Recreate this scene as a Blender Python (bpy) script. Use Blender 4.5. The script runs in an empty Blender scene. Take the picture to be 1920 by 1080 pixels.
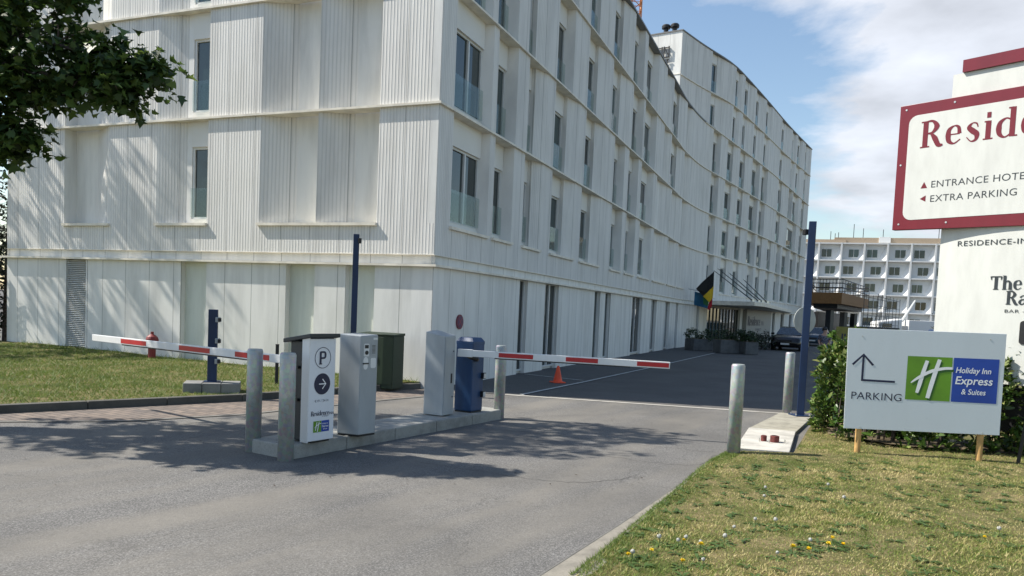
import bpy, bmesh, math, random
import numpy as np
from mathutils import Vector, Matrix
random.seed(7); rng = np.random.default_rng(7)
SC = bpy.context.scene; COL = SC.collection
R = math.radians

# ------------------------------------------------------------------ camera
cam_d = bpy.data.cameras.new("camera"); cam = bpy.data.objects.new("camera", cam_d); COL.objects.link(cam)
PITCH, ROLL = R(3.3), R(2.5)
fw = Vector((0, math.cos(PITCH), -math.sin(PITCH)))
r0 = Vector((1, 0, 0)); u0 = r0.cross(fw)
rt = math.cos(ROLL)*r0 + math.sin(ROLL)*u0; up = rt.cross(fw)
cam.matrix_world = Matrix(((rt.x, up.x, -fw.x, 0), (rt.y, up.y, -fw.y, 0), (rt.z, up.z, -fw.z, 1.7), (0, 0, 0, 1)))
cam_d.sensor_width = 36; cam_d.lens = 1428/1920*36; cam_d.shift_y = 125/1920
cam_d.clip_end = 3000; cam_d.clip_start = .05
SC.camera = cam
# ------------------------------------------------------------------ light
SUN_EL = R(47); SUN = Vector((-.991, .134, 0)).normalized()
SUN3 = Vector((SUN.x*math.cos(SUN_EL), SUN.y*math.cos(SUN_EL), math.sin(SUN_EL)))
sl = bpy.data.lights.new("sun", 'SUN'); so = bpy.data.objects.new("sun", sl); COL.objects.link(so)
so.rotation_euler = (-SUN3).to_track_quat('-Z', 'Y').to_euler(); so.location = (-20, 5, 40)
sl.energy = 5.0; sl.angle = R(.53); sl.color = (1, .94, .84)
SC.view_settings.view_transform = 'Standard'; SC.view_settings.look = 'None'
SC.view_settings.exposure = 0.62; SC.view_settings.gamma = 1
w = bpy.data.worlds.new("World"); SC.world = w; w.use_nodes = True
nt = w.node_tree; nt.nodes.clear()
def N(t, kind, **kw):
    n = t.nodes.new(kind)
    for k, v in kw.items():
        if k in n.inputs.keys() if isinstance(k, str) and k[0].isupper() else False: n.inputs[k].default_value = v
        else: setattr(n, k, v)
    return n
def MATH(t, op, a, b=None, c=None, clamp=False):
    n = t.nodes.new('ShaderNodeMath'); n.operation = op; n.use_clamp = clamp
    for i, v in enumerate((a, b, c)):
        if v is None: continue
        if isinstance(v, (int, float)): n.inputs[i].default_value = v
        else: t.links.new(v, n.inputs[i])
    return n.outputs[0]
def build_world():
    t = nt; L = t.links.new
    sky = N(t, 'ShaderNodeTexSky', sky_type='NISHITA', sun_disc=False, sun_elevation=SUN_EL,
            sun_rotation=math.atan2(SUN.x, SUN.y), altitude=50, air_density=1.25, dust_density=.5, ozone_density=1.6)
    tc = N(t, 'ShaderNodeTexCoord'); sep = N(t, 'ShaderNodeSeparateXYZ'); L(tc.outputs['Generated'], sep.inputs[0])
    x, y, z = sep.outputs
    zz = MATH(t, 'ADD', MATH(t, 'MAXIMUM', z, 0.0), .16)
    u = MATH(t, 'DIVIDE', x, zz); v = MATH(t, 'DIVIDE', y, zz)
    cmb = N(t, 'ShaderNodeCombineXYZ'); L(u, cmb.inputs[0]); L(v, cmb.inputs[1]); cmb.inputs[2].default_value = 3.1
    n1 = N(t, 'ShaderNodeTexNoise', Scale=1.25, Detail=12.0, Roughness=.58, Distortion=.15); L(cmb.outputs[0], n1.inputs['Vector'])
    # two broad cloud banks at fixed compass directions, as in the photographed sky
    def bank(cx, cy, cz, k):
        d = N(t, 'ShaderNodeVectorMath', operation='DISTANCE'); L(tc.outputs['Generated'], d.inputs[0])
        d.inputs[1].default_value = Vector((cx, cy, cz)).normalized()
        return MATH(t, 'MAXIMUM', MATH(t, 'SUBTRACT', 1.0, MATH(t, 'MULTIPLY', d.outputs['Value'], k)), 0.0)
    b = MATH(t, 'ADD', bank(.47, .86, .31, 4.6), MATH(t, 'MULTIPLY', bank(.30, .86, .45, 6.0), .55))
    b = MATH(t, 'ADD', b, MATH(t, 'MULTIPLY', bank(.45, .90, .13, 5.5), .75))
    dens = MATH(t, 'ADD', n1.outputs[0], MATH(t, 'MULTIPLY', b, .34))
    cov = MATH(t, 'MULTIPLY', MATH(t, 'SUBTRACT', dens, .60), 8.0, clamp=True)
    n2 = N(t, 'ShaderNodeTexNoise', Scale=2.3, Detail=6.0, Roughness=.5); L(cmb.outputs[0], n2.inputs['Vector'])
    shade = MATH(t, 'MULTIPLY_ADD', n2.outputs[0], 8.0, 1.2)
    cc = N(t, 'ShaderNodeCombineXYZ')
    L(MATH(t, 'MULTIPLY', shade, .93), cc.inputs[0]); L(MATH(t, 'MULTIPLY', shade, .97), cc.inputs[1]); L(MATH(t, 'MULTIPLY', shade, 1.06), cc.inputs[2])
    mix = N(t, 'ShaderNodeMix', data_type='RGBA'); L(MATH(t, 'MULTIPLY', cov, .92), mix.inputs[0])
    L(sky.outputs[0], mix.inputs[6]); L(cc.outputs[0], mix.inputs[7])
    bg = N(t, 'ShaderNodeBackground'); L(mix.outputs[2], bg.inputs[0]); bg.inputs[1].default_value = .108
    out = N(t, 'ShaderNodeOutputWorld'); L(bg.outputs[0], out.inputs[0])
build_world()

# ------------------------------------------------------------------ materials
def new_mat(name):
    m = bpy.data.materials.new(name); m.use_nodes = True
    t = m.node_tree; bs = t.nodes['Principled BSDF']; return m, t, bs
def ramp(t, fac, stops, interp='LINEAR'):
    n = t.nodes.new('ShaderNodeValToRGB'); t.links.new(fac, n.inputs[0]); n.color_ramp.interpolation = interp
    e = n.color_ramp.elements
    while len(e) < len(stops): e.new(.5)
    for i, (p, c) in enumerate(stops): e[i].position = p; e[i].color = (*c, 1)
    return n.outputs[0]
def noise(t, scale, detail=4, rough=.55, vec=None, dist=0):
    n = t.nodes.new('ShaderNodeTexNoise'); n.inputs['Scale'].default_value = scale; n.inputs['Detail'].default_value = detail
    n.inputs['Roughness'].default_value = rough; n.inputs['Distortion'].default_value = dist
    if vec is None: vec = objco(t)
    t.links.new(vec, n.inputs['Vector']); return n.outputs[0]
def objco(t):
    n = t.nodes.get('OC') or t.nodes.new('ShaderNodeTexCoord'); n.name = 'OC'; return n.outputs['Object']
def mapped(t, vec, sc, rot=(0, 0, 0)):
    n = t.nodes.new('ShaderNodeMapping'); n.inputs['Scale'].default_value = sc; n.inputs['Rotation'].default_value = rot
    t.links.new(vec, n.inputs[0]); return n.outputs[0]
def bump(t, bs, h, strength, dist=.01):
    n = t.nodes.new('ShaderNodeBump'); n.inputs['Strength'].default_value = strength; n.inputs['Distance'].default_value = dist
    t.links.new(h, n.inputs['Height']); t.links.new(n.outputs[0], bs.inputs['Normal']); return n
def mixc(t, f, a, b, mode='MIX'):
    n = t.nodes.new('ShaderNodeMix'); n.data_type = 'RGBA'; n.blend_type = mode
    for s, v in ((0, f), (6, a), (7, b)):
        if isinstance(v, (int, float)): n.inputs[s].default_value = v
        elif isinstance(v, tuple): n.inputs[s].default_value = (*v, 1)
        else: t.links.new(v, n.inputs[s])
    return n.outputs[2]
def simple(name, col, rough=.5, metal=0, var=.12, vscale=6, bmp=0, bscale=60, spec=.5):
    m, t, bs = new_mat(name)
    c2 = tuple(c*(1-var) for c in col); c1 = tuple(min(1, c*(1+var)) for c in col)
    t.links.new(ramp(t, noise(t, vscale, 5), [(.35, c2), (.65, c1)]), bs.inputs['Base Color'])
    bs.inputs['Roughness'].default_value = rough; bs.inputs['Metallic'].default_value = metal
    bs.inputs['Specular IOR Level'].default_value = spec
    if bmp: bump(t, bs, noise(t, bscale, 4), bmp)
    return m
def facade_mat(name, ribs, col, joint=True):
    m, t, bs = new_mat(name); L = t.links.new
    uv = t.nodes.new('ShaderNodeUVMap'); sep = t.nodes.new('ShaderNodeSeparateXYZ'); L(uv.outputs[0], sep.inputs[0]); u, v = sep.outputs[0], sep.outputs[1]
    dirt = noise(t, 1.0, 6, .6, mapped(t, uv.outputs[0], (2.6, .35, 1)))
    blot = noise(t, .9, 5, .6)
    c = ramp(t, dirt, [(.26, tuple(x*.76 for x in col)), (.55, col), (.8, tuple(min(1, x*1.05) for x in col))])
    c = mixc(t, ramp(t, blot, [(.5, (0, 0, 0)), (.78, (.35,)*3)]), c, (col[0]*.78, col[1]*.78, col[2]*.72))
    h = None
    if ribs:
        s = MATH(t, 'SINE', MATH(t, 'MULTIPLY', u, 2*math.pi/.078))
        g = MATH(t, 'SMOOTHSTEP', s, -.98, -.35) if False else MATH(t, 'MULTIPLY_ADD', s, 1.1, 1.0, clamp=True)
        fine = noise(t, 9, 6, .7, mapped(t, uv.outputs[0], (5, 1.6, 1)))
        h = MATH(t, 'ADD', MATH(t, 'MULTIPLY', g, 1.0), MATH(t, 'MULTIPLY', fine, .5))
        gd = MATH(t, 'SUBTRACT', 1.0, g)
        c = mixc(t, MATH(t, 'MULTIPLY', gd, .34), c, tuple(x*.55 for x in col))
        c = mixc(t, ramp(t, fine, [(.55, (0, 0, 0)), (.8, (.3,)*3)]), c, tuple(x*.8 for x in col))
    if joint:
        fr = MATH(t, 'FRACT', MATH(t, 'DIVIDE', MATH(t, 'ADD', u, .008), .78))
        j = MATH(t, 'LESS_THAN', fr, .021)
        c = mixc(t, MATH(t, 'MULTIPLY', j, .62), c, (.10, .10, .095))
    L(c, bs.inputs['Base Color']); bs.inputs['Roughness'].default_value = .62 if ribs else .5
    bs.inputs['Specular IOR Level'].default_value = .35
    if h is not None: bump(t, bs, h, .5, .008)
    else: bump(t, bs, noise(t, 14, 5), .12, .004)
    return m
M = {}
WH = (.76, .745, .71)
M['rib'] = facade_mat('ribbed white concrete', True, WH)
M['smooth'] = facade_mat('smooth white panel', False, (.76, .75, .72))
M['ground_panel'] = facade_mat('ground floor white panel', False, (.75, .745, .715))
M['plain'] = facade_mat('plain white infill', False, (.76, .745, .70), False)
M['green_white'] = facade_mat('pale green white infill', False, (.66, .69, .63), False)
M['cornice'] = simple('off white cornice', (.74, .69, .59), .5, var=.14, vscale=3)
M['coping'] = simple('dark roof coping', (.16, .16, .16), .5)
M['frame'] = simple('pale window frame', (.62, .63, .62), .4, var=.04)
M['dframe'] = simple('dark green window frame', (.03, .04, .04), .35)
M['roof'] = simple('grey roof felt', (.18, .18, .18), .9)
def glass_mat(name, col, rough=.03):
    m, t, bs = new_mat(name)
    oi = t.nodes.new('ShaderNodeObjectInfo'); cur = noise(t, 5.0, 2, .5, mapped(t, objco(t), (1, 1, .02)))
    c = ramp(t, oi.outputs['Random'], [(.0, tuple(x*.35 for x in col)), (.5, col), (1, tuple(x*2.6 for x in col))])
    c = mixc(t, ramp(t, cur, [(.42, (0, 0, 0)), (.6, (.55,)*3)]), c, tuple(x*.3 for x in col)); t.links.new(c, bs.inputs['Base Color'])
    bs.inputs['Roughness'].default_value = rough; bs.inputs['Specular IOR Level'].default_value = .75; bs.inputs['IOR'].default_value = 1.5
    return m
M['glass'] = glass_mat('dark window glass', (.022, .042, .042))
M['shopglass'] = glass_mat('ground floor glass', (.014, .026, .024))
def rail_mat():
    m, t, bs = new_mat('clear balustrade glass'); t.nodes.remove(bs)
    tr = t.nodes.new('ShaderNodeBsdfTransparent'); tr.inputs[0].default_value = (.87, .91, .90, 1)
    gl = t.nodes.new('ShaderNodeBsdfGlossy'); gl.inputs[1].default_value = .03; gl.inputs[0].default_value = (.9, .95, .95, 1)
    fr = t.nodes.new('ShaderNodeLayerWeight'); f = MATH(t, 'MULTIPLY_ADD', MATH(t, 'POWER', fr.outputs['Facing'], 4.0), .35, .03, clamp=True)
    mx = t.nodes.new('ShaderNodeMixShader'); t.links.new(f, mx.inputs[0]); t.links.new(tr.outputs[0], mx.inputs[1]); t.links.new(gl.outputs[0], mx.inputs[2])
    t.links.new(mx.outputs[0], t.nodes['Material Output'].inputs[0]); return m
M['rail'] = rail_mat()
def asphalt(name, base, tint):
    m, t, bs = new_mat(name)
    sp = noise(t, 75, 4, .8); mid = noise(t, 28, 4, .6); big = noise(t, .55, 5, .6)
    trk = noise(t, .9, 4, .55, mapped(t, mapped(t, objco(t), (1, 1, 1), (0, 0, R(33))), (1.3, .16, 1)))
    c = ramp(t, sp, [(.30, tuple(x*.30 for x in base)), (.5, base), (.68, tuple(min(1, x*2.5) for x in base))])
    c = mixc(t, ramp(t, trk, [(.44, (0, 0, 0)), (.64, (.75,)*3)]), c, tint)
    c = mixc(t, ramp(t, noise(t, 1.7, 6, .7), [(.60, (0, 0, 0)), (.70, (.42,)*3)]), c, tuple(x*.55 for x in base))
    vo = t.nodes.new('ShaderNodeTexVoronoi'); vo.feature = 'DISTANCE_TO_EDGE'; vo.inputs['Scale'].default_value = .42
    dv = t.nodes.new('ShaderNodeVectorMath'); dv.operation = 'ADD'; t.links.new(objco(t), dv.inputs[0])
    nz = t.nodes.new('ShaderNodeTexNoise'); nz.inputs['Scale'].default_value = 2.2; nz.inputs['Detail'].default_value = 5; t.links.new(objco(t), nz.inputs['Vector']); t.links.new(nz.outputs['Color'], dv.inputs[1]); t.links.new(dv.outputs[0], vo.inputs[0])
    crk = MATH(t, 'MULTIPLY', MATH(t, 'LESS_THAN', vo.outputs[0], .0035), MATH(t, 'GREATER_THAN', noise(t, .7, 2), .54))
    c = mixc(t, MATH(t, 'MULTIPLY', crk, .3), c, tuple(x*.3 for x in base))
    c = mixc(t, ramp(t, big, [(.35, (.5,)*3), (.6, (0, 0, 0))]), c, tuple(x*.62 for x in base))
    c = mixc(t, ramp(t, mid, [(.3, (.25,)*3), (.5, (0, 0, 0))]), c, tuple(x*.55 for x in base))
    t.links.new(c, bs.inputs['Base Color']); bs.inputs['Roughness'].default_value = .88; bs.inputs['Specular IOR Level'].default_value = .3
    bump(t, bs, MATH(t, 'ADD', sp, MATH(t, 'MULTIPLY', noise(t, 90, 2), .8)), .55, .006); return m
M['asphalt'] = asphalt('worn grey asphalt', (.134, .130, .124), (.205, .190, .165))
M['asphalt_far'] = asphalt('dark grey asphalt', (.108, .102, .096), (.125, .118, .108))
def pavers(name, c1, c2, mortar, rot, bw=.2, bh=.1):
    m, t, bs = new_mat(name)
    b = t.nodes.new('ShaderNodeTexBrick'); t.links.new(mapped(t, objco(t), (1, 1, 1), (0, 0, R(rot))), b.inputs[0])
    b.inputs['Color1'].default_value = (*c1, 1); b.inputs['Color2'].default_value = (*c2, 1); b.inputs['Mortar'].default_value = (*mortar, 1)
    b.inputs['Scale'].default_value = 1; b.inputs['Brick Width'].default_value = bw; b.inputs['Row Height'].default_value = bh; b.inputs['Mortar Size'].default_value = .008
    c = mixc(t, ramp(t, noise(t, 1.2, 5), [(.4, (0, 0, 0)), (.7, (.5,)*3)]), b.outputs[0], tuple(x*.6 for x in c1))
    t.links.new(c, bs.inputs['Base Color']); bs.inputs['Roughness'].default_value = .85
    bump(t, bs, MATH(t, 'ADD', MATH(t, 'MULTIPLY', b.outputs[1], -1.0), MATH(t, 'MULTIPLY', noise(t, 80, 3), .3)), .6, .008); return m
M['paver'] = pavers('weathered clay pavers', (.235, .185, .15), (.125, .105, .095), (.035, .033, .03), 30, .24, .12)
M['paver_dark'] = pavers('dark bay pavers', (.10, .098, .095), (.075, .074, .072), (.04, .04, .04), 20)
def concrete(name, col, sc=3, bmp=.3):
    m, t, bs = new_mat(name)
    a = noise(t, sc, 7, .65); b = noise(t, 70, 4, .6); cn = noise(t, 14, 4, .6)
    c = ramp(t, a, [(.3, tuple(x*.62 for x in col)), (.52, col), (.75, tuple(min(1, x*1.2) for x in col))])
    c = mixc(t, ramp(t, b, [(.35, (.4,)*3), (.5, (0, 0, 0))]), c, tuple(x*.6 for x in col))
    c = mixc(t, ramp(t, cn, [(.56, (0, 0, 0)), (.75, (.3,)*3)]), c, tuple(x*.6 for x in col))
    t.links.new(c, bs.inputs['Base Color']); bs.inputs['Roughness'].default_value = .85; bump(t, bs, MATH(t, 'ADD', a, b), bmp, .006); return m
M['kerb'] = concrete('kerb concrete', (.17, .165, .15)); M['kerb_pale'] = concrete('pale worn kerb', (.25, .23, .19), 4); M['kerb_dark'] = concrete('dark mossy kerb', (.085, .082, .07))
M['island'] = concrete('grey island concrete', (.30, .30, .28)); M['pad'] = concrete('pale concrete slab', (.50, .48, .43)); M['pad_old'] = concrete('old mossy concrete slab', (.33, .31, .25), 5)
M['strip'] = concrete('pale drain strip', (.38, .36, .32)); M['block'] = concrete('grey blockwork', (.22, .22, .21))
M['paint'] = simple('worn white road paint', (.46, .46, .44), .8, var=.3, vscale=9)
M['crack'] = simple('crack in asphalt', (.085, .08, .075), .9)
def galv():
    m, t, bs = new_mat('galvanised steel')
    vo = t.nodes.new('ShaderNodeTexVoronoi'); vo.inputs['Scale'].default_value = 26; t.links.new(objco(t), vo.inputs[0])
    a = noise(t, 5, 6, .6, mapped(t, objco(t), (1, 1, .5)))
    c = ramp(t, a, [(.3, (.27, .29, .29)), (.6, (.46, .48, .47)), (.8, (.55, .57, .55))])
    c = mixc(t, .22, c, vo.outputs['Color'], 'SOFT_LIGHT')
    t.links.new(c, bs.inputs['Base Color']); bs.inputs['Metallic'].default_value = .35; bs.inputs['Roughness'].default_value = .55
    bump(t, bs, a, .15, .01); return m
M['galv'] = galv()
def coated(name, col, rough=.35, dirt=.25, vs=2.2):
    m, t, bs = new_mat(name)
    a = noise(t, vs, 6, .6, mapped(t, objco(t), (2.2, 2.2, .6))); f = noise(t, 45, 3)
    c = ramp(t, a, [(.32, tuple(x*(1-dirt) for x in col)), (.6, col)])
    c = mixc(t, ramp(t, f, [(.62, (0, 0, 0)), (.8, (.25,)*3)]), c, tuple(x*.6 for x in col))
    t.links.new(c, bs.inputs['Base Color']); bs.inputs['Roughness'].default_value = rough; bump(t, bs, a, .05, .01); return m
M['grey_box'] = coated('grey powder coat', (.36, .39, .41), .38, .14); M['blue_box'] = coated('worn blue paint', (.016, .060, .16), .45, .35)
M['navy'] = coated('dark navy paint', (.003, .022, .078), .5, .3); M['anthracite'] = coated('anthracite steel', (.025, .032, .038), .45, .2)
M['green_box'] = coated('dark green cabinet', (.009, .026, .010), .5, .3); M['white_metal'] = coated('white enamel', (.72, .73, .73), .35, .08)
M['panel_white'] = coated('white sign panel', (.74, .76, .80), .4, .05); M['sign_grey'] = coated('pale blue grey sign sheet', (.58, .635, .675), .45, .05, 1.2)
M['red_tape'] = simple('red reflective tape', (.42, .012, .02), .35, var=.08); M['hydrant'] = coated('faded red iron', (.24, .028, .030), .55, .3)
M['black'] = simple('black plastic', (.012, .012, .013), .5); M['orange'] = simple('orange cone rubber', (.80, .075, .02), .5)
M['ink'] = simple('dark navy lettering', (.012, .016, .05), .5); M['ink_grey'] = simple('dark grey lettering', (.05, .055, .06), .5)
M['logo_green'] = simple('leaf green print', (.115, .27, .015), .45, var=.18, vscale=2); M['logo_shadow'] = simple('deep green print', (.03, .12, .015), .45)
M['logo_blue'] = simple('royal blue print', (.012, .055, .33), .45, var=.15, vscale=2); M['logo_white'] = simple('white print', (.82, .83, .84), .4, var=.02)
M['maroon'] = coated('maroon sign paint', (.165, .012, .022), .32, .12); M['pylon_white'] = coated('off white sign sheet', (.60, .61, .58), .45, .10, 3)
M['pylon_ink'] = simple('slate lettering', (.022, .03, .036), .5); M['steel'] = simple('brushed steel', (.6, .6, .58), .35, .8)
M['wood'] = simple('raw pine post', (.50, .30, .11), .7, var=.2, vscale=9)
M['disc'] = simple('pale grey sign back', (.42, .44, .42), .5)
M['car'] = simple('black car paint', (.006, .006, .007), .22, .0, var=.02); M['carblue'] = simple('blue grey car paint', (.05, .08, .11), .25, .3, var=.02)
M['carglass'] = glass_mat('car glass', (.02, .025, .03)); M['tyre'] = simple('tyre rubber', (.015, .015, .015), .8); M['lamp'] = simple('headlamp lens', (.7, .72, .74), .15, .3)
M['plate'] = simple('white number plate', (.6, .6, .58), .5)
M['planter'] = concrete('grey planter', (.11, .115, .12), 4); M['skin'] = simple('skin', (.45, .27, .20), .6); M['hair'] = simple('dark hair', (.02, .015, .012), .6)
M['cloth'] = simple('patterned dark top', (.10, .10, .13), .9, var=.9, vscale=24); M['jeans'] = simple('blue jeans', (.06, .11, .2), .9)
M['fl_black'] = simple('black flag cloth', (.008, .008, .008), .8); M['fl_yellow'] = simple('yellow flag cloth', (.65, .42, .02), .8); M['fl_red'] = simple('red flag cloth', (.45, .015, .03), .8)
M['fl_blue'] = simple('blue flag cloth', (.012, .10, .20), .8); M['fl_green'] = simple('green flag cloth', (.03, .14, .05), .8)
M['far_white'] = simple('white precast concrete', (.70, .70, .685), .6, var=.04, vscale=.3); M['far_panel'] = simple('grey white recess panel', (.64, .65, .64), .7, var=.05, vscale=.3)
M['tan'] = simple('tan brick parapet', (.36, .28, .20), .9); M['brown'] = simple('brown fascia', (.26, .13, .045), .7); M['crane'] = simple('orange crane steel', (.55, .20, .06), .5)
M['yellow'] = simple('olive yellow board', (.22, .20, .04), .6); M['dirt'] = simple('bare soil', (.13, .10, .06), .95)
def leafmat(name, stops, trans=.25, rough=.45, patchy=0):
    m, t, bs = new_mat(name)
    g = t.nodes.new('ShaderNodeNewGeometry'); f = g.outputs['Random Per Island']
    if patchy:
        pn = MATH(t, 'ADD', MATH(t, 'MULTIPLY', noise(t, 1.5, 4, .6), 1.3), MATH(t, 'MULTIPLY', noise(t, 6.0, 3, .6), .7))
        f = MATH(t, 'ADD', MATH(t, 'MULTIPLY', f, .55), MATH(t, 'MULTIPLY_ADD', pn, patchy, .22-patchy), clamp=True)
    c = ramp(t, f, stops)
    t.links.new(c, bs.inputs['Base Color']); bs.inputs['Roughness'].default_value = rough; bs.inputs['Specular IOR Level'].default_value = .4
    tl = t.nodes.new('ShaderNodeBsdfTranslucent'); t.links.new(c, tl.inputs[0])
    mx = t.nodes.new('ShaderNodeMixShader'); mx.inputs[0].default_value = trans
    t.links.new(bs.outputs[0], mx.inputs[1]); t.links.new(tl.outputs[0], mx.inputs[2]); t.links.new(mx.outputs[0], t.nodes['Material Output'].inputs[0]); return m
M['maple'] = leafmat('maple leaves', [(0, (.022, .046, .012)), (.6, (.055, .105, .022)), (1, (.13, .19, .04))], .4)
M['dark_leaf'] = leafmat('dark evergreen leaves', [(0, (.010, .016, .008)), (1, (.03, .045, .018))], .1)
M['laurel'] = leafmat('laurel leaves', [(0, (.03, .07, .012)), (.5, (.07, .135, .024)), (.82, (.14, .21, .045)), (1, (.28, .30, .10))], .2, .3)
M['shrub'] = leafmat('shrub leaves', [(0, (.012, .03, .008)), (1, (.04, .075, .02))], .15)
M['grass'] = leafmat('grass blades', [(0, (.07, .13, .02)), (.38, (.19, .26, .042)), (.56, (.38, .34, .12)), (1, (.66, .55, .28))], .3, .6, 1.1)
M['grass_left'] = leafmat('lush grass blades', [(0, (.07, .12, .02)), (.6, (.14, .21, .035)), (1, (.30, .31, .09))], .3, .6, .6)
M['weed'] = leafmat('dandelion leaves', [(0, (.05, .09, .02)), (1, (.09, .15, .04))], .2, .5)
M['bark'] = simple('bark', (.07, .055, .045), .9, var=.4, vscale=14)
M['petal'] = simple('yellow petals', (.80, .58, .01), .6); M['puff'] = simple('white seed head', (.45, .45, .42), .9)
def lawn_mat():
    m, t, bs = new_mat('dry lawn soil')
    a = noise(t, 1.3, 6, .65); b = noise(t, 60, 4, .7); c3 = noise(t, 7, 5, .6)
    c = ramp(t, a, [(.36, (.10, .115, .035)), (.5, (.20, .17, .08)), (.66, (.30, .235, .13))])
    c = mixc(t, ramp(t, c3, [(.45, (0, 0, 0)), (.62, (.6,)*3)]), c, (.08, .10, .03))
    c = mixc(t, ramp(t, b, [(.35, (.6,)*3), (.55, (0, 0, 0))]), c, (.05, .05, .02))
    t.links.new(c, bs.inputs['Base Color']); bs.inputs['Roughness'].default_value = 1; bs.inputs['Specular IOR Level'].default_value = .1
    bump(t, bs, b, .9, .02); return m
M['lawn'] = lawn_mat()

# ------------------------------------------------------------------ object helpers
def tag(o, label=None, cat=None, group=None, kind=None):
    if label: o['label'] = label
    if cat: o['category'] = cat
    if group: o['group'] = group
    if kind: o['kind'] = kind
    return o
def thing(name, loc, label, cat, group=None):
    o = bpy.data.objects.new(name, None); COL.objects.link(o); o.location = loc; o.empty_display_size = .2
    return tag(o, label, cat, group)
def origin_of(p):
    v = Vector((0, 0, 0))
    while p is not None: v = v + p.location; p = p.parent
    return v
class MB:
    def __init__(s): s.v = []; s.f = []; s.m = []; s.uv = []
    def add(s, vs, fs, mi=0, uvs=None):
        b = len(s.v); s.v += [tuple(v) for v in vs]
        for i, f in enumerate(fs):
            s.f.append([b+k for k in f]); s.m.append(mi); s.uv.append(None if uvs is None else uvs[i])
        return s
    def box(s, c, size, rz=0, mi=0, top=None):
        hx, hy, hz = size[0]/2, size[1]/2, size[2]/2; cs, sn = math.cos(rz), math.sin(rz); vs = []
        for k, (x, y, z) in enumerate([(-hx,-hy,-hz),(hx,-hy,-hz),(hx,hy,-hz),(-hx,hy,-hz),(-hx,-hy,hz),(hx,-hy,hz),(hx,hy,hz),(-hx,hy,hz)]):
            vs.append((c[0]+x*cs-y*sn, c[1]+x*sn+y*cs, c[2]+z))
        return s.add(vs, [(3,2,1,0),(4,5,6,7),(0,1,5,4),(1,2,6,5),(2,3,7,6),(3,0,4,7)], mi)
    def prism(s, poly, z0, z1, mi=0):
        n = len(poly); a = sum(poly[i][0]*poly[(i+1)%n][1]-poly[(i+1)%n][0]*poly[i][1] for i in range(n))
        if a < 0: poly = poly[::-1]
        z0 = z0 if hasattr(z0, '__len__') else [z0]*n; z1 = z1 if hasattr(z1, '__len__') else [z1]*n
        if a < 0: z0, z1 = z0[::-1], z1[::-1]
        vs = [(p[0], p[1], z) for p, z in zip(poly, z0)]+[(p[0], p[1], z) for p, z in zip(poly, z1)]
        return s.add(vs, [list(range(n))[::-1], list(range(n, 2*n))]+[(i, (i+1)%n, n+(i+1)%n, n+i) for i in range(n)], mi)
    def sheet(s, poly, z):
        n = len(poly); a = sum(poly[i][0]*poly[(i+1)%n][1]-poly[(i+1)%n][0]*poly[i][1] for i in range(n))
        if a < 0: poly = poly[::-1]
        return s.add([(p[0], p[1], z) for p in poly], [list(range(n))])
    def tube(s, pts, rs, n=10, mi=0, cap=True):
        pts = [Vector(p) for p in pts]; rs = rs if hasattr(rs, '__len__') else [rs]*len(pts); rings = []
        for i, p in enumerate(pts):
            d = (pts[min(i+1, len(pts)-1)]-pts[max(i-1, 0)]).normalized()
            a = Vector((0, 0, 1)) if abs(d.z) < .9 else Vector((1, 0, 0)); x = d.cross(a).normalized(); y = d.cross(x)
            rings.append([p+(x*math.cos(2*math.pi*k/n)+y*math.sin(2*math.pi*k/n))*rs[i] for k in range(n)])
        vs = [v for r_ in rings for v in r_]; fs = []
        for i in range(len(pts)-1):
            for k in range(n): fs.append((i*n+(k+1)%n, i*n+k, (i+1)*n+k, (i+1)*n+(k+1)%n))
        if cap: fs += [list(range(n)), list(range((len(pts)-1)*n, len(pts)*n))[::-1]]
        return s.add(vs, fs, mi)
    def lathe(s, prof, c=(0, 0, 0), n=20, mi=0):
        vs = []; fs = []
        for r_, z in prof: vs += [(c[0]+r_*math.cos(2*math.pi*k/n), c[1]+r_*math.sin(2*math.pi*k/n), c[2]+z) for k in range(n)]
        for i in range(len(prof)-1):
            for k in range(n): fs.append((i*n+k, i*n+(k+1)%n, (i+1)*n+(k+1)%n, (i+1)*n+k))
        fs += [list(range(n))[::-1], list(range((len(prof)-1)*n, len(prof)*n))]
        return s.add(vs, fs, mi)
    def build(s, name, mat, parent=None, smooth=False, bevel=0, kind=None):
        o0 = origin_of(parent) if parent else Vector((0, 0, 0))
        me = bpy.data.meshes.new(name); me.from_pydata([(v[0]-o0.x, v[1]-o0.y, v[2]-o0.z) for v in s.v], [], s.f)
        for m in (mat if isinstance(mat, (list, tuple)) else [mat]): me.materials.append(m)
        if any(s.m): me.polygons.foreach_set('material_index', s.m)
        if any(u is not None for u in s.uv):
            ul = me.uv_layers.new(name='UVMap'); fl = []
            for f, u in zip(s.f, s.uv): fl += [c for q in (u if u is not None else [(0, 0)]*len(f)) for c in q]
            ul.data.foreach_set('uv', fl)
        if smooth: me.polygons.foreach_set('use_smooth', [True]*len(s.f))
        me.update()
        o = bpy.data.objects.new(name, me); COL.objects.link(o)
        if parent: o.parent = parent
        if bevel:
            b = o.modifiers.new('bevel', 'BEVEL'); b.width = bevel; b.segments = 2; b.limit_method = 'ANGLE'; b.angle_limit = R(40)
        if smooth == 'auto':
            me.polygons.foreach_set('use_smooth', [True]*len(s.f))
        if kind: o['kind'] = kind
        return o
def copy_tree(o, parent=None, loc=None):
    c = o.copy(); COL.objects.link(c); c.parent = parent
    if loc is not None: c.location = loc
    for ch in list(o.children): copy_tree(ch, c)
    return c
def struct(name, mb, mat, **k): return mb.build(name, mat, kind='structure', **k)

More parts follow.
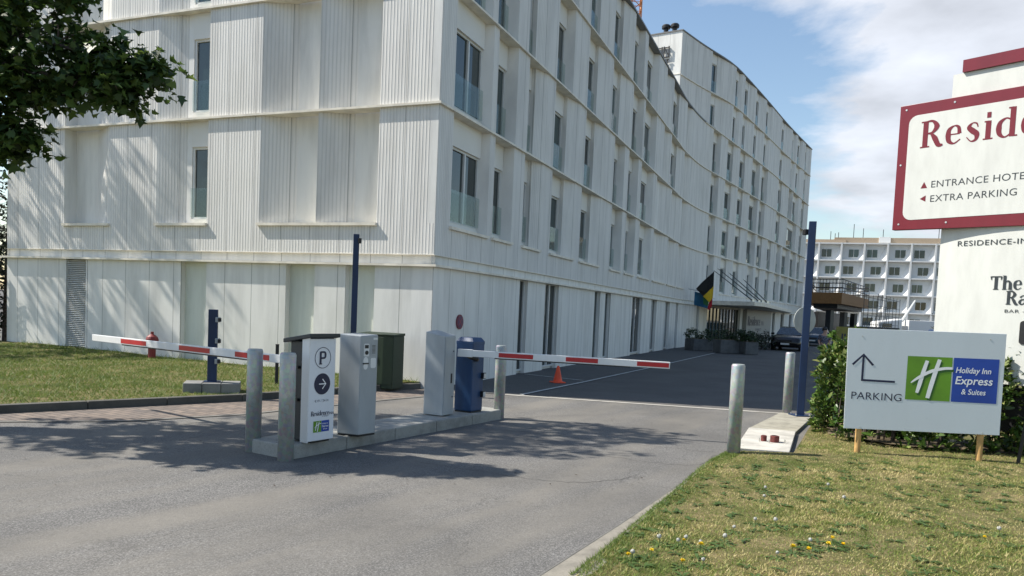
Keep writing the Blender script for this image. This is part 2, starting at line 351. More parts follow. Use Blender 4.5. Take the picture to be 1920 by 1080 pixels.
# ------------------------------------------------------------------ lettering
class Plane:
    """a vertical sign plane: P base point, d direction to the reader's right; coordinates (s, z)"""
    def __init__(s, P, d, tilt=0):
        s.P = Vector((P[0], P[1], 0)); s.d = Vector((d[0], d[1], 0)).normalized(); s.n = Vector((s.d.y, -s.d.x, 0)); s.tilt = tilt; s.bow = None
    def pt(s, a, z, off=0): return s.P+s.d*a+Vector((0, 0, z+a*s.tilt))+s.n*(off+(s.bow(a) if s.bow else 0))
def text_into(mb, pl, body, a, z, size, off=.004, align='LEFT', shear=0, wide=1.0, bold=0, space=1.0):
    cu = bpy.data.curves.new('txt', 'FONT'); cu.body = body; cu.size = 1; cu.align_x = align; cu.shear = shear; cu.offset = bold; cu.space_character = space
    cu.resolution_u = 4
    ob = bpy.data.objects.new('txt', cu); COL.objects.link(ob)
    dg = bpy.context.evaluated_depsgraph_get(); me = bpy.data.meshes.new_from_object(ob.evaluated_get(dg))
    k = size/.72
    mb.add([pl.pt(a+v.co.x*k*wide, z+v.co.y*k, off) for v in me.vertices], [list(p.vertices) for p in me.polygons])
    bpy.data.objects.remove(ob); bpy.data.curves.remove(cu); bpy.data.meshes.remove(me)
def arc(cx, cy, rx, ry, a0, a1, n=9): return [(cx+rx*math.cos(R(a0+(a1-a0)*i/(n-1))), cy+ry*math.sin(R(a0+(a1-a0)*i/(n-1)))) for i in range(n)]
def ribbon(mb, pl, pts, ws, k, a, z, off):
    """flat stroke with varying width"""
    P = [Vector((p[0], p[1])) for p in pts]; n = len(P); ws = ws if hasattr(ws, '__len__') else [ws]*n
    if len(ws) != n: ws = list(np.interp(np.linspace(0, 1, n), np.linspace(0, 1, len(ws)), ws))
    l, r_ = [], []
    for i in range(n):
        d = (P[min(i+1, n-1)]-P[max(i-1, 0)]).normalized(); nn = Vector((-d.y, d.x))*ws[i]/2
        l.append(P[i]+nn); r_.append(P[i]-nn)
    vs = [pl.pt(a+q.x*k, z+q.y*k, off) for q in l+r_]
    mb.add(vs, [(i, n+i, n+i+1, i+1) for i in range(n-1)])
def smooth_pts(pts, n=5):
    out = []; P = [pts[0]]+list(pts)+[pts[-1]]
    for i in range(1, len(P)-2):
        for j in range(n):
            t = j/n; p0, p1, p2, p3 = P[i-1], P[i], P[i+1], P[i+2]
            out.append(tuple(.5*((2*p1[c])+(-p0[c]+p2[c])*t+(2*p0[c]-5*p1[c]+4*p2[c]-p3[c])*t*t+(-p0[c]+3*p1[c]-3*p2[c]+p3[c])*t**3) for c in (0, 1)))
    out.append(tuple(pts[-1])); return out
def sw(x, w_=.30): return [([(x-w_/2, .02), (x+w_/2, .02)], .04)]
GL = {
 'R': (.80, [([(.17, 0), (.17, 1)], .17), ([(0, .02), (.34, .02)], .045), ([(0, .98), (.3, .98)], .045), (smooth_pts([(.2, .98), (.42, .97), (.57, .76), (.42, .54), (.2, .53)]), [.045, .08, .18, .08, .045]), (smooth_pts([(.36, .53), (.52, .32), (.66, .05), (.82, .03)]), [.05, .17, .15, .05])]),
 'T': (.78, [([(.39, 0), (.39, .97)], .19), ([(.2, .02), (.58, .02)], .045), ([(.02, .97), (.76, .97)], .06), ([(.03, .99), (.06, .72)], [.10, .03]), ([(.75, .99), (.72, .72)], [.10, .03])]),
 'I': (.40, [([(.2, 0), (.2, 1)], .17), ([(.03, .02), (.37, .02)], .045), ([(.03, .98), (.37, .98)], .045)]),
 'N': (.86, [([(.14, 0), (.14, 1)], .05), ([(.12, .97), (.70, .03)], .17), ([(.70, 0), (.70, 1)], .05), ([(0, .02), (.28, .02)], .045), ([(.0, .98), (.2, .98)], .045), ([(.55, .98), (.85, .98)], .045)]),
 'e': (.60, [([(.12, .36), (.50, .36)], .04), (smooth_pts([(.49, .36), (.45, .6), (.30, .67), (.13, .55), (.10, .34), (.14, .12), (.32, .015), (.53, .15)]), [.13, .10, .04, .13, .17, .14, .05, .035])]),
 's': (.52, [(smooth_pts([(.43, .50), (.38, .64), (.24, .67), (.13, .53), (.25, .39), (.40, .25), (.38, .06), (.22, .01), (.06, .18)]), [.03, .05, .04, .14, .18, .17, .10, .04, .03])]),
 'i': (.36, [([(.18, 0), (.18, .67)], .16), ([(.02, .02), (.34, .02)], .045), ([(.04, .65), (.2, .65)], .045), ([(.18, .78), (.18, .98)], [.12, .2, .2, .12])]),
 'd': (.70, [(smooth_pts([(.48, .6), (.32, .67), (.14, .54), (.10, .33), (.14, .12), (.30, .0), (.48, .1)]), [.05, .05, .13, .17, .13, .05, .05]), ([(.53, 0), (.53, 1.04)], .16), ([(.53, .02), (.70, .02)], .045), ([(.38, 1.02), (.54, 1.02)], .045)]),
 'n': (.74, [([(.17, 0), (.17, .67)], .16), ([(.02, .02), (.33, .02)], .045), ([(.03, .65), (.2, .65)], .045), (smooth_pts([(.2, .5), (.38, .65), (.53, .52), (.56, .3), (.56, 0)]), [.05, .07, .14, .16, .16]), ([(.42, .02), (.72, .02)], .045)]),
 'h': (.74, [([(.17, 0), (.17, 1.04)], .17), ([(.02, .02), (.33, .02)], .045), ([(.03, 1.02), (.2, 1.02)], .045), (smooth_pts([(.2, .5), (.38, .65), (.53, .52), (.56, .3), (.56, 0)]), [.05, .07, .15, .17, .17]), ([(.42, .02), (.72, .02)], .045)]),
 'c': (.56, [(smooth_pts([(.44, .50), (.38, .65), (.27, .67), (.13, .54), (.10, .33), (.14, .12), (.31, .015), (.5, .16)]), [.10, .08, .04, .13, .17, .14, .05, .035])]),
 'a': (.62, [(smooth_pts([(.46, .38), (.22, .36), (.10, .18), (.22, .02), (.46, .14)]), [.04, .08, .15, .07, .04]), (smooth_pts([(.48, 0.0), (.48, .42), (.44, .6), (.28, .67), (.12, .52)]), [.16, .16, .10, .04, .10]), ([(.44, .02), (.62, .02)], .045)]),
 'l': (.36, [([(.18, 0), (.18, 1.04)], .16), ([(.02, .02), (.34, .02)], .045)]),
 'g': (.6, [(arc(.28, .42, .18, .2, 0, 360, 13), .09), (arc(.28, -.02, .24, .14, 0, 360, 13), .07)]),
 ' ': (.3, [])}
def serif(mb, pl, body, a, z, cap, off=.004, slant=0, space=1.0, bold=1.0):
    x = 0
    for i, ch in enumerate(body):
        adv, st = GL.get(ch, GL['n'])
        for j, (pts, ws) in enumerate(st):
            ribbon(mb, pl, [(p[0]+x+slant*p[1], p[1]) for p in pts], [q*bold for q in ws] if hasattr(ws, '__len__') else ws*bold, cap, a, z, off+j*.0006)
        x += adv*space+.035
    return x*cap
def rrect(x0, z0, x1, z1, r_, n=6):
    return arc(x1-r_, z1-r_, r_, r_, 0, 90, n)+arc(x0+r_, z1-r_, r_, r_, 90, 180, n)+arc(x0+r_, z0+r_, r_, r_, 180, 270, n)+arc(x1-r_, z0+r_, r_, r_, 270, 360, n)
def plate(mb, pl, poly, o0, o1, mi=0):
    n = len(poly); vs = [pl.pt(p[0], p[1], o0) for p in poly]+[pl.pt(p[0], p[1], o1) for p in poly]
    return mb.add(vs, [list(range(n))[::-1], list(range(n, 2*n))]+[(i, (i+1)%n, n+(i+1)%n, n+i) for i in range(n)], mi)
def rect(x0, z0, x1, z1): return [(x0, z0), (x1, z0), (x1, z1), (x0, z1)]

# ------------------------------------------------------------------ the ground
def subgrid(name, poly, zf, mat, step, kind='structure'):
    """sheet over a polygon, cut into cells, height from zf(x, y)"""
    bm = bmesh.new(); vs = [bm.verts.new((p[0], p[1], 0)) for p in poly]; bm.faces.new(vs)
    xs = [p[0] for p in poly]; ys = [p[1] for p in poly]
    for ax, lo, hi in ((0, min(xs), max(xs)), (1, min(ys), max(ys))):
        c = lo+step
        while c < hi:
            no = (1, 0, 0) if ax == 0 else (0, 1, 0); co = (c, 0, 0) if ax == 0 else (0, c, 0)
            bmesh.ops.bisect_plane(bm, geom=bm.verts[:]+bm.edges[:]+bm.faces[:], plane_co=co, plane_no=no); c += step
    for v in bm.verts: v.co.z = zf(v.co.x, v.co.y)
    bmesh.ops.recalc_face_normals(bm, faces=bm.faces[:])
    me = bpy.data.meshes.new(name); bm.to_mesh(me); bm.free(); me.materials.append(mat)
    o = bpy.data.objects.new(name, me); COL.objects.link(o); o['kind'] = kind; return o
struct('ground', MB().sheet([(-900, -300), (900, -300), (900, 1500), (-900, 1500)], -.012), M['asphalt_far'])
ROAD = [(-40, -8), (14, -8), (14, 14), (10, 14.2), (5.1, 14.25), (-.1, 15.3), (-1.9, 15.9), (-8, 13.5), (-40, 12)]
struct('road', MB().sheet(ROAD, -.004), M['asphalt'])
# block paved margin along the left kerb
PAV = [(-13, 9.6), (-6.71, 9.96), (-5.9, 9.93), (-5.14, 10.1), (-3.9, 11.18), (-2.41, 13.39), (-1.1, 15.2), (-1.75, 15.7), (-2.65, 14.95), (-4.45, 12.6), (-5.33, 11.78), (-6.95, 10.26), (-9.2, 9.9), (-13, 9.8)]
PAV = [(-9.6, 7.4), (-7.6, 9.15), (-6.6, 9.62), (-5.14, 10.1), (-3.9, 11.18), (-2.41, 13.39), (-1.0, 15.25), (-1.85, 15.7), (-2.65, 14.95), (-4.45, 12.6), (-5.33, 11.78), (-6.95, 10.26), (-10.4, 7.6)]
struct('paved_margin', MB().sheet(PAV, .002), M['paver'])
ln = MB()
edge_l = [(-9.6, 7.4), (-7.6, 9.15), (-6.6, 9.62), (-5.14, 10.1), (-3.9, 11.18), (-2.41, 13.39), (-1.0, 15.25)]
def strip(mb, pts, wd, z):
    P = [Vector((p[0], p[1], 0)) for p in pts]; n = len(P); a, b = [], []
    for i in range(n):
        d = (P[min(i+1, n-1)]-P[max(i-1, 0)]).normalized(); q = Vector((-d.y, d.x, 0))*wd/2
        a.append((P[i].x+q.x, P[i].y+q.y, z)); b.append((P[i].x-q.x, P[i].y-q.y, z))
    return mb.add(a+b, [(i, n+i, n+i+1, i+1) for i in range(n-1)])
struct('margin_edging', strip(MB(), edge_l, .09, .006), M['kerb'])
# dark paved parking bays by the hotel wall
struct('parking_bays', MB().sheet([(-1.75, 15.75), (.15, 15.3), (.26, 15.53), (1.84, 19.02), (4.42, 24.93), (10.37, 38.91), (9.1, 42.2), (8.0, 40.1)], -.0002), M['paver_dark'])
struct('drive_strip', strip(MB(), [(-.15, 15.36), (1.8, 14.93), (3.5, 14.56), (5.2, 14.18)], .16, .003), M['strip'])
struct('bay_line', strip(MB(), [(.22, 15.45), (1.84, 19.02), (4.42, 24.93), (7.3, 31.7), (10.37, 38.91)], .085, .005), M['paint'])
struct('bay_divider', strip(MB(), [(.36, 20.6), (1.85, 19.4)], .07, .005), M['paint'])
# hairline cracks in the asphalt
cr = MB()
for pts in ([(-1.1, 11.0), (.4, 10.65), (1.6, 10.1), (2.7, 9.7)], [(-1.0, 8.3), (-.2, 7.9), (.55, 7.6), (1.1, 7.8), (1.4, 8.1)], [(1.0, 9.3), (1.6, 8.9), (2.2, 8.8), (2.6, 9.5)], [(-1.2, 11.2), (1.5, 12.9), (4.3, 14.1)]):
    q = smooth_pts(pts, 9); q = [(x+random.uniform(-.02, .02), y+random.uniform(-.03, .03)) for x, y in q]; strip(cr, q, .008, -.0015)
struct('asphalt_cracks', cr, M['crack'])
# kerbs
KL = [(-10.4, 7.6), (-6.95, 10.26), (-5.33, 11.78), (-4.45, 12.6), (-2.65, 14.95), (-1.85, 15.7)]
def kerb(name, pts, wd, h, mat, piece=1.0):
    mb = MB(); P = [Vector((p[0], p[1], 0)) for p in pts]
    for a, b in zip(P[:-1], P[1:]):
        L_ = (b-a).length; d = (b-a)/L_; nn = Vector((-d.y, d.x, 0)); k = max(1, round(L_/piece))
        for i in range(k):
            c = a+d*(L_*(i+.5)/k)+nn*wd/2
            mb.box((c.x, c.y, h/2-.05), (L_/k-.008, wd, h+.1), math.atan2(d.y, d.x))
    return struct(name, mb, mat, bevel=.012)
kerb('kerb', KL, .14, .115, M['kerb_dark'])
def z_left(x, y):
    # bank climbing from the kerb to the wall
    d = (x+1.70)*-.369+(y-15.81)*-.929   # distance in front of the left wall
    s = (x+1.70)*-.929+(y-15.81)*.369
    wall = .13+.013*max(0, s)
    t = min(1, max(0, d/3.2)); return wall*(1-t)+.105*t+.02*math.sin(x*1.7)*math.sin(y*2.1)
GLp = [(-10.5, 7.75), (-7.03, 10.38), (-5.41, 11.9), (-4.55, 12.7), (-2.77, 15.02), (-1.95, 15.78), (-1.9, 15.89), (-13.7, 20.58), (-24, 24.6), (-26, 12)]
subgrid('grass_bank', GLp, z_left, M['lawn'], .5)
KE = [(-2.2, -.3), (-.6, 2.7), (.47, 4.86), (.94, 5.8), (1.58, 7.17), (2.45, 9.03), (2.86, 9.72)]
def z_right(x, y):
    e = min(abs((x-a[0])*.905-(y-a[1])*.425) for a in KE[2:4]); return .012+.05*min(1, max(0, e-.1)/1.2)+.012*math.sin(x*2.3)*math.cos(y*1.9)
GRp = KE+[(2.95, 9.80), (3.62, 9.66), (5.43, 13.52), (5.6, 14.2), (13, 30), (40, 60), (60, 20), (30, -6), (-1, -6)]
subgrid('lawn', [(p[0], p[1]) for p in KE]+[(2.95, 9.78), (3.64, 9.63), (5.46, 13.5), (5.9, 14.6), (8, 17.5), (20, 17.5), (20, -3), (-2.2, -3)], z_right, M['lawn'], .5)
struct('verge', MB().sheet([(5.9, 14.6), (13, 30), (40, 75), (70, 75), (20, 14)], -.003), M['lawn'])
kl = [(-2.42, -.22), (-.82, 2.78), (.25, 4.84), (.94, 6.12), (1.96, 8.08), (2.75, 9.72)]
mb = MB(); kp = [(-2.2, -.3), (-.6, 2.7), (.47, 4.86), (.94, 5.75), (1.58, 7.10), (2.45, 8.95), (2.93, 9.72)]
mb.add([(*p, .004) for p in kl]+[(*p, .004) for p in [(-2.1, -.3), (-.5, 2.7), (.57, 4.86), (1.14, 6.0), (2.05, 7.9), (2.95, 9.70)]], [(i, i+6, i+7, i+1) for i in range(5)])
struct('edge_kerb', mb, M['kerb_pale'])
struct('edge_joint', strip(MB(), kl, .012, .0065), M['kerb'])
# concrete pad beneath the right-hand posts
def padbox(name, poly, z1, mat): return struct(name, MB().prism(poly, -.05, z1), mat, bevel=.008)
padbox('concrete_pad', [(2.95, 9.81), (3.60, 9.66), (4.38, 11.55), (3.72, 11.74)], .055, M['pad'])
padbox('old_concrete_pad', [(3.725, 11.755), (4.39, 11.565), (5.41, 13.53), (5.0, 13.99)], .045, M['pad_old'])

# ------------------------------------------------------------------ hotel
def chaikin(P, n=2):
    P = [np.array(p, float) for p in P]
    for _ in range(n):
        Q = [P[0]]
        for a, b in zip(P[:-1], P[1:]): Q += [.75*a+.25*b, .25*a+.75*b]
        Q.append(P[-1]); P = Q
    return np.array(P)
class Path:
    def __init__(s, pts, sign=1): s.p = np.array(pts, float); s.l = np.linalg.norm(np.diff(s.p, axis=0), axis=1); s.S = np.r_[0, np.cumsum(s.l)]; s.sign = sign
    def __call__(s, a, d=0.0):
        """point at distance a along, d metres behind the front plane"""
        i = int(np.clip(np.searchsorted(s.S, a, side='right')-1, 0, len(s.l)-1))
        def dirn(i): return (s.p[i+1]-s.p[i])/s.l[i]
        t = dirn(i); f = (a-s.S[i])/s.l[i]
        if f > .5 and i+1 < len(s.l): tt = t*(1.5-f)+dirn(i+1)*(f-.5)
        elif f < .5 and i > 0: tt = t*(.5+f)+dirn(i-1)*(.5-f)
        else: tt = t
        tt = tt/np.linalg.norm(tt); n = np.array([-tt[1], tt[0]])*s.sign
        q = s.p[i]+t*(a-s.S[i])+n*d
        return float(q[0]), float(q[1])
    def cuts(s, a, b, step=.8):
        n = max(1, int(math.ceil((b-a)/step))); return [a+(b-a)*i/n for i in range(n+1)]
LOW = Path(chaikin([(-1.70,15.81),(7.95,40.05),(8.9,42.6),(10.0,45.0),(11.0,47.0),(12.2,48.95),(15.6,54.4),(21.7,64.6),(29.5,78.4)]))
UPP = Path(chaikin([(9.6,47.8),(11.53,50.3),(14.35,53.5),(16.1,56.3),(19.6,62.1),(24.1,69.8),(29.5,78.4)]))
LEFT = Path([(-1.70, 15.81), (-1.70-.929*12.89, 15.81+.369*12.89)], -1)
INN = Path([(9.6, 47.8), (9.6-1.70*6, 47.8+1.06*6)], -1)
HB = thing('hotel_building', (-1.70, 15.81, 0), 'long white ribbed concrete hotel with stepped wavy floors and slot windows', 'building')
LV = [2.79, 5.87, 8.38, 11.0, 13.7, 16.65, 19.3]   # underside of storey 1, then each cornice line
RIB, SMO, GRD, PLA, GRW = 0, 1, 2, 3, 4
WM = [M['rib'], M['smooth'], M['ground_panel'], M['plain'], M['green_white']]
wall = MB()
def quad(mb, path, s0, d0, s1, d1, z0, z1, mi, step=.8):
    c = path.cuts(s0, s1, step) if abs(s1-s0) > 1e-4 else [s0, s1]
    for i, (a, b) in enumerate(zip(c[:-1], c[1:])):
        ta, tb = i/(len(c)-1), (i+1)/(len(c)-1)
        A = path(a, d0+(d1-d0)*ta); B = path(b, d0+(d1-d0)*tb)
        ua, ub = (a, b) if abs(s1-s0) > 1e-4 else (a+.2+d0, a+.2+d1)
        mb.add([(*A, z0), (*B, z0), (*B, z1), (*A, z1)], [(0, 1, 2, 3)], mi, [[(ua, z0), (ub, z0), (ub, z1), (ua, z1)]])
def pbox(mb, path, s0, s1, d0, d1, z0, z1, mi=0, step=.8):
    c = path.cuts(s0, s1, step); o = [path(a, d0) for a in c]; i_ = [path(a, d1) for a in c]
    mb.prism(o+i_[::-1], z0, z1, mi)
def run(mb, path, segs, z0, z1):
    """segs: (s0, d0, s1, d1, material); perpendicular returns are filled in"""
    prev = None
    for s0, d0, s1, d1, mi in segs:
        if prev is not None and abs(prev[1]-d0) > 1e-3: quad(mb, path, s0, prev[1], s0, d0, z0, z1, SMO)
        if s1-s0 > .01: quad(mb, path, s0, d0, s1, d1, z0, z1, mi)
        prev = (s1, d1)
N_WIN = [0]
def window(path, a, b, z0, z1, D, mull=False, rail=True, fr=None, pane=None):
    """one window: frame mesh with its pane and glass balustrade"""
    f = MB(); fr = fr or M['frame']; fw_ = .05
    pbox(f, path, a, a+fw_, D-.06, D+.02, z0, z1, 0, 5); pbox(f, path, b-fw_, b, D-.06, D+.02, z0, z1, 0, 5)
    pbox(f, path, a+fw_, b-fw_, D-.06, D+.02, z0, z0+fw_, 0, 5); pbox(f, path, a+fw_, b-fw_, D-.06, D+.02, z1-fw_, z1, 0, 5)
    if mull: m_ = a+(b-a)*mull; pbox(f, path, m_-.035, m_+.035, D-.07, D+.018, z0+fw_, z1-fw_, 0, 5)
    wo = f.build('window', fr, HB)
    p = MB(); quad(p, path, a+.04, D-.02, b-.04, D-.02, z0+.04, z1-.04, 0, 5); p.build('pane', pane or M['glass'], wo)
    if rail:
        g = MB(); pbox(g, path, a+.01, b-.01, D-.13, D-.118, z0+.03, z0+.72, 0, 5); g.build('balustrade', M['rail'], wo)
    N_WIN[0] += 1
def storey(path, tab, z0, z1, s_start, s_end, sill=None, D=.30):
    zs = sill if sill else z0; segs = []; p = s_start; sills = []; s_w = True
    for A, W, Mi, Q in tab:
        if Q is None or Q < A+.35: Q = max(A+.55, W or 0, Mi or 0)
        A = max(A, p+.05)
        if W and path is LOW and s_w: wide = A < 1; D = .30 if wide else .38; W += .0095*min(A, 25)+.11 if wide else .0185*min(A, 25)+.26
        if A >= s_end: break
        segs.append((p, 0, A, 0, RIB))
        if W:
            W = min(W, Q-.10); W = max(W, A+.45)
            if Q < W+.1: Q = W+.12
            segs.append((A, D, W, D, PLA)); zt = z1-.63; zb = zs+.15 if sill else z0+.20
            pbox(wall, path, A+.004, W-.004, D-.12, D-.003, zt, z1-.002, PLA)
            pbox(wall, path, A+.004, W-.004, D-.10, D-.003, zs, zb, PLA)
            window(path, A+.003, W, zb, zt, D-.003, .6 if W-A > 1.2 and A < 2 else False)
            if Mi and Mi < Q-.3:
                m0 = max(W, Mi-.02); segs.append((W, .15, m0+.02, .14, SMO)); segs.append((m0+.02, .14, Q, .0, RIB))
            else: segs.append((W, D, Q, .0, SMO))
        else:
            m0 = min(max(A+.35, (Mi or A)-.35), Q-.15); segs.append((A, .20, m0, .20, SMO)); segs.append((m0, .20, Q, 0, RIB))
        sills.append((A, Q)); p = Q
    if p < s_end: segs.append((p, 0, s_end, 0, RIB))
    run(wall, path, segs, zs, z1)
    if sill:
        quad(wall, path, s_start, 0, s_end, 0, z0, zs, RIB)
        for A, Q in sills: e = MB(); pbox(e, path, A-.03, Q+.03, -.07, D+.02, zs-.05, zs+.012); e.build('window_sill', M['cornice'], HB)
ledges = MB()
n1 = [[0.67,2.39,None,2.62],[2.93,3.84,None,4.16],[4.92,5.5,5.51,6.31],[7.17,8.3,8.59,9.45],[10.16,11.3,11.58,12.54],[14.13,15.2,None,15.77],[16.45,17.6,None,18.11],[18.94,20.5,None,21.46],[22.09,None,23.99,25.4],[25.89,None,27.52,28.7],[29.07,None,30.5,30.9]]
n2 = [[0.66,2.36,None,2.62],[2.92,3.85,None,4.18],[4.99,5.5,5.55,6.49],[7.15,8.3,8.53,9.54],[10.27,11.35,11.51,12.77],[14.08,15.1,None,15.69],[16.42,17.6,None,18.16],[18.78,20.5,None,21.38],[22.14,None,24.07,25.8],[26.17,None,27.51,29.2],[29.39,None,30.7,31.12]]
n3 = [[0.74,2.29,None,2.51],[2.8,3.78,None,4.09],[4.86,5.4,5.43,6.44],[7.17,8.3,None,8.71],[10.27,11.4,11.64,12.85],[13.38,14.5,14.65,16.2],[16.64,18.0,None,18.61],[18.94,20.7,None,21.41],[23.3,None,24.6,25.0],[25.33,27.0,27.3,29.1],[29.4,None,30.6,31.0]]
n4 = [[0.7,2.3,None,2.5],[2.8,3.8,None,4.1],[4.9,5.5,5.5,6.4],[7.48,8.65,None,8.94],[10.26,11.4,11.54,12.6],[13.29,14.5,14.7,16.13],[16.42,17.7,None,18.25],[18.85,20.5,None,21.34],[23.3,None,24.5,25.0],[25.24,27.0,27.3,29.2],[29.53,None,30.6,31.0]]
f1 = [[35.95,36.95,None,37.34],[38.81,39.9,40.18,41.39],[41.79,42.95,43.27,45.12],[45.74,47.0,None,47.53],[48.31,49.5,49.84,51.1],[51.58,52.9,53.1,54.57],[55.01,56.5,None,57.3],[58.03,60.3,None,61.2],[61.83,64.2,None,65.1],[65.7,67.2,67.52,69.5]]
f2 = [[35.74,36.8,None,37.18],[38.7,39.9,40.15,41.49],[41.84,43.0,43.26,44.96],[45.11,46.9,None,47.54],[48.22,49.6,49.87,51.33],[51.73,53.0,53.28,54.87],[55.31,56.7,None,57.17],[57.9,60.3,None,61.28],[61.84,64.2,None,64.89],[65.65,67.4,67.77,69.51]]
f3 = [[35.79,36.9,None,37.36],[38.78,40.0,40.24,41.46],[41.87,43.0,43.24,44.95],[45.1,47.0,None,47.54],[48.23,49.6,None,50.0],[54.38,55.9,56.1,59.02],[59.28,63.0,None,63.89],[65.87,67.4,67.7,69.5]]
f4 = [[35.82,36.9,None,37.41],[38.95,40.0,40.18,41.54],[41.95,43.1,43.34,45.22],[45.38,47.2,None,47.69],[48.39,49.9,None,50.4],[54.53,55.9,56.16,58.86],[59.12,60.6,None,61.0],[61.28,63.5,None,64.51],[66.06,67.6,67.92,69.35]]
u5 = [[4.47,5.38,5.47,7.82],[8.15,9.3,None,9.67],[10.52,11.7,11.94,13.44],[13.77,15.1,15.35,16.72],[17.09,18.6,None,19.02],[23.29,24.8,25.08,27.34],[27.81,29.0,None,29.42],[30.14,31.7,None,32.27],[33.75,35.0,35.2,36.2]]
u6 = [[4.39,5.4,5.52,7.68],[8.34,9.5,None,9.92],[10.64,12.0,12.24,13.6],[13.93,15.3,15.54,16.92],[17.3,18.8,None,19.25],[23.36,24.9,25.17,27.46],[27.83,29.1,None,29.56],[30.18,31.8,None,32.18],[33.67,34.8,35.0,36.2]]
END = LOW.S[-1]; UEND = UPP.S[-1]
for k, tab in ((0, n1+f1), (1, n2+f2), (2, n3+f3), (3, n4+f4)):
    storey(LOW, tab, LV[k], LV[k+1], 0, END-.02, 3.43 if k == 0 else None)
storey(UPP, u5, LV[4], LV[5], 0, UEND-.02); storey(UPP, u6, LV[5], LV[6], 0, UEND-.02)
# the left gable front: the same bay repeated on every floor
def left_storey(k):
    z0, z1 = LV[k], LV[k+1]; zs = 3.43 if k == 0 else z0; D = .35
    segs = [(0, 0, .16, 0, SMO), (.16, 0, 1.41, 0, RIB), (1.41, D, 2.2, D, PLA), (2.2, D, 2.96, 0, RIB), (2.96, D, 3.75, D, PLA), (3.75, D, 4.52, 0, RIB), (4.52, 0, 6.04, 0, RIB),
            (6.04, .24, 6.66, .24, PLA), (6.66, .16, 6.82, .16, SMO), (6.82, .16, 7.6, 0, RIB), (7.6, 0, 9.17, 0, RIB), (9.17, 0, 9.98, D, RIB), (9.98, D, 10.76, D, PLA), (10.76, 0, 12.89, 0, RIB)]
    run(wall, LEFT, segs, zs, z1)
    zt = z1-.62; zb = zs+.13 if k == 0 else z0+.2
    pbox(wall, LEFT, 6.045, 6.655, .12, .236, zt, z1-.002, PLA); pbox(wall, LEFT, 6.045, 6.655, .14, .236, zs, zb, PLA)
    window(LEFT, 6.045, 6.655, zb, zt, .236)
    if k == 0:
        quad(wall, LEFT, 0, 0, 12.89, 0, z0, zs, RIB)
        for a, b in ((1.41, 4.52), (6.04, 7.6), (9.17, 10.76)): e = MB(); pbox(e, LEFT, a-.02, b+.02, -.07, D+.02, zs-.05, zs+.012); e.build('window_sill', M['cornice'], HB)
for k in range(4): left_storey(k)
# the gable of the taller block above the lower roof
run(wall, INN, [(0, 0, 12.02, 0, GRD)], LV[4], LV[6])
# ground floor
gs = [(4.95, 5.55), (7.01, 8.25), (12.33, 13.1), (13.8, 14.6), (18.31, 20.3), (22.4, 23.7), (26.03, 27.4), (29.31, 29.95)]
segs = [(0, .0, .14, 0, SMO)]; p = .14
for a, b in gs+[(34.45, 34.95)]:
    segs.append((p, 0, a, 0, GRD)); segs.append((a, .16, b, .16, PLA)); p = b
    window(LOW, a+.004, b, .06, 2.56, .156, .5 if b-a > .9 else False, False, M['frame'], M['shopglass'])
segs += [(p, 0, 36.6, 0, GRD), (36.6, .2, 44.5, .2, PLA), (44.5, 0, END-.02, 0, GRD)]
fg = [(55.4, 56.5), (59.0, 60.6), (63.2, 64.9), (67.2, 68.6)]
segs = segs[:-1]; p = 44.5
for a, b in fg:
    segs.append((p, 0, a, 0, GRD)); segs.append((a, .16, b, .16, PLA)); p = b
    window(LOW, a+.004, b, .06, 2.5, .156, False, False, M['frame'], M['shopglass'])
segs.append((p, 0, END-.02, 0, GRD))
run(wall, LOW, segs, -.05, 2.535)
gl = [(0, 0, .11, 0, SMO), (.11, 0, 1.40, 0, GRD), (1.40, .15, 2.14, .15, GRW), (2.14, 0, 2.94, 0, GRD), (2.94, .15, 3.72, .15, GRW), (3.72, 0, 6.01, 0, GRD), (6.01, .15, 6.8, .15, GRW), (6.8, 0, 9.88, 0, GRD), (9.88, .15, 10.69, .15, PLA), (10.69, 0, 12.89, 0, GRD)]
run(wall, LEFT, gl, -.05, 2.535)
# recessed band between the ground floor ledge and the first floor
quad(wall, LOW, 0, .06, END-.02, .06, 2.58, 2.79, GRD); quad(wall, LEFT, 0, .06, 12.89, .06, 2.58, 2.79, GRD)
mbk = MB(); pbox(mbk, LOW, -.0, END-.02, .0, .07, 2.775, 2.788); 
# building cores: hold the roofs and stop light coming through
near_core = [LOW(a, .5) for a in LOW.cuts(.7, 34, 3)]+[(8, 53), (-4, 50), LEFT(12.7, 6), LEFT(12.7, .5)]
wall.prism(near_core, 0, LV[4]-.06, SMO)
far_core = [LOW(a, 1.6) for a in LOW.cuts(34, 69.8, 3)]+[(24, 90), (2, 58)]
wall.prism(far_core, 0, LV[4]-.1, SMO)
up_core = [UPP(a, .5) for a in UPP.cuts(.6, UEND-.3, 3)]+[(24, 88), (1.5, 53.2)]
wall.prism(up_core, LV[4]-.2, LV[6]-.08, SMO)
# far end returns
for pth, e, z0, z1 in ((LOW, END-.02, 0, LV[4]), (UPP, UEND-.02, LV[4], LV[6]), (LEFT, 12.89, 0, LV[4])):
    quad(wall, pth, e, 0, e, 6, z0, z1, SMO)
wall.build('wall', WM, HB)
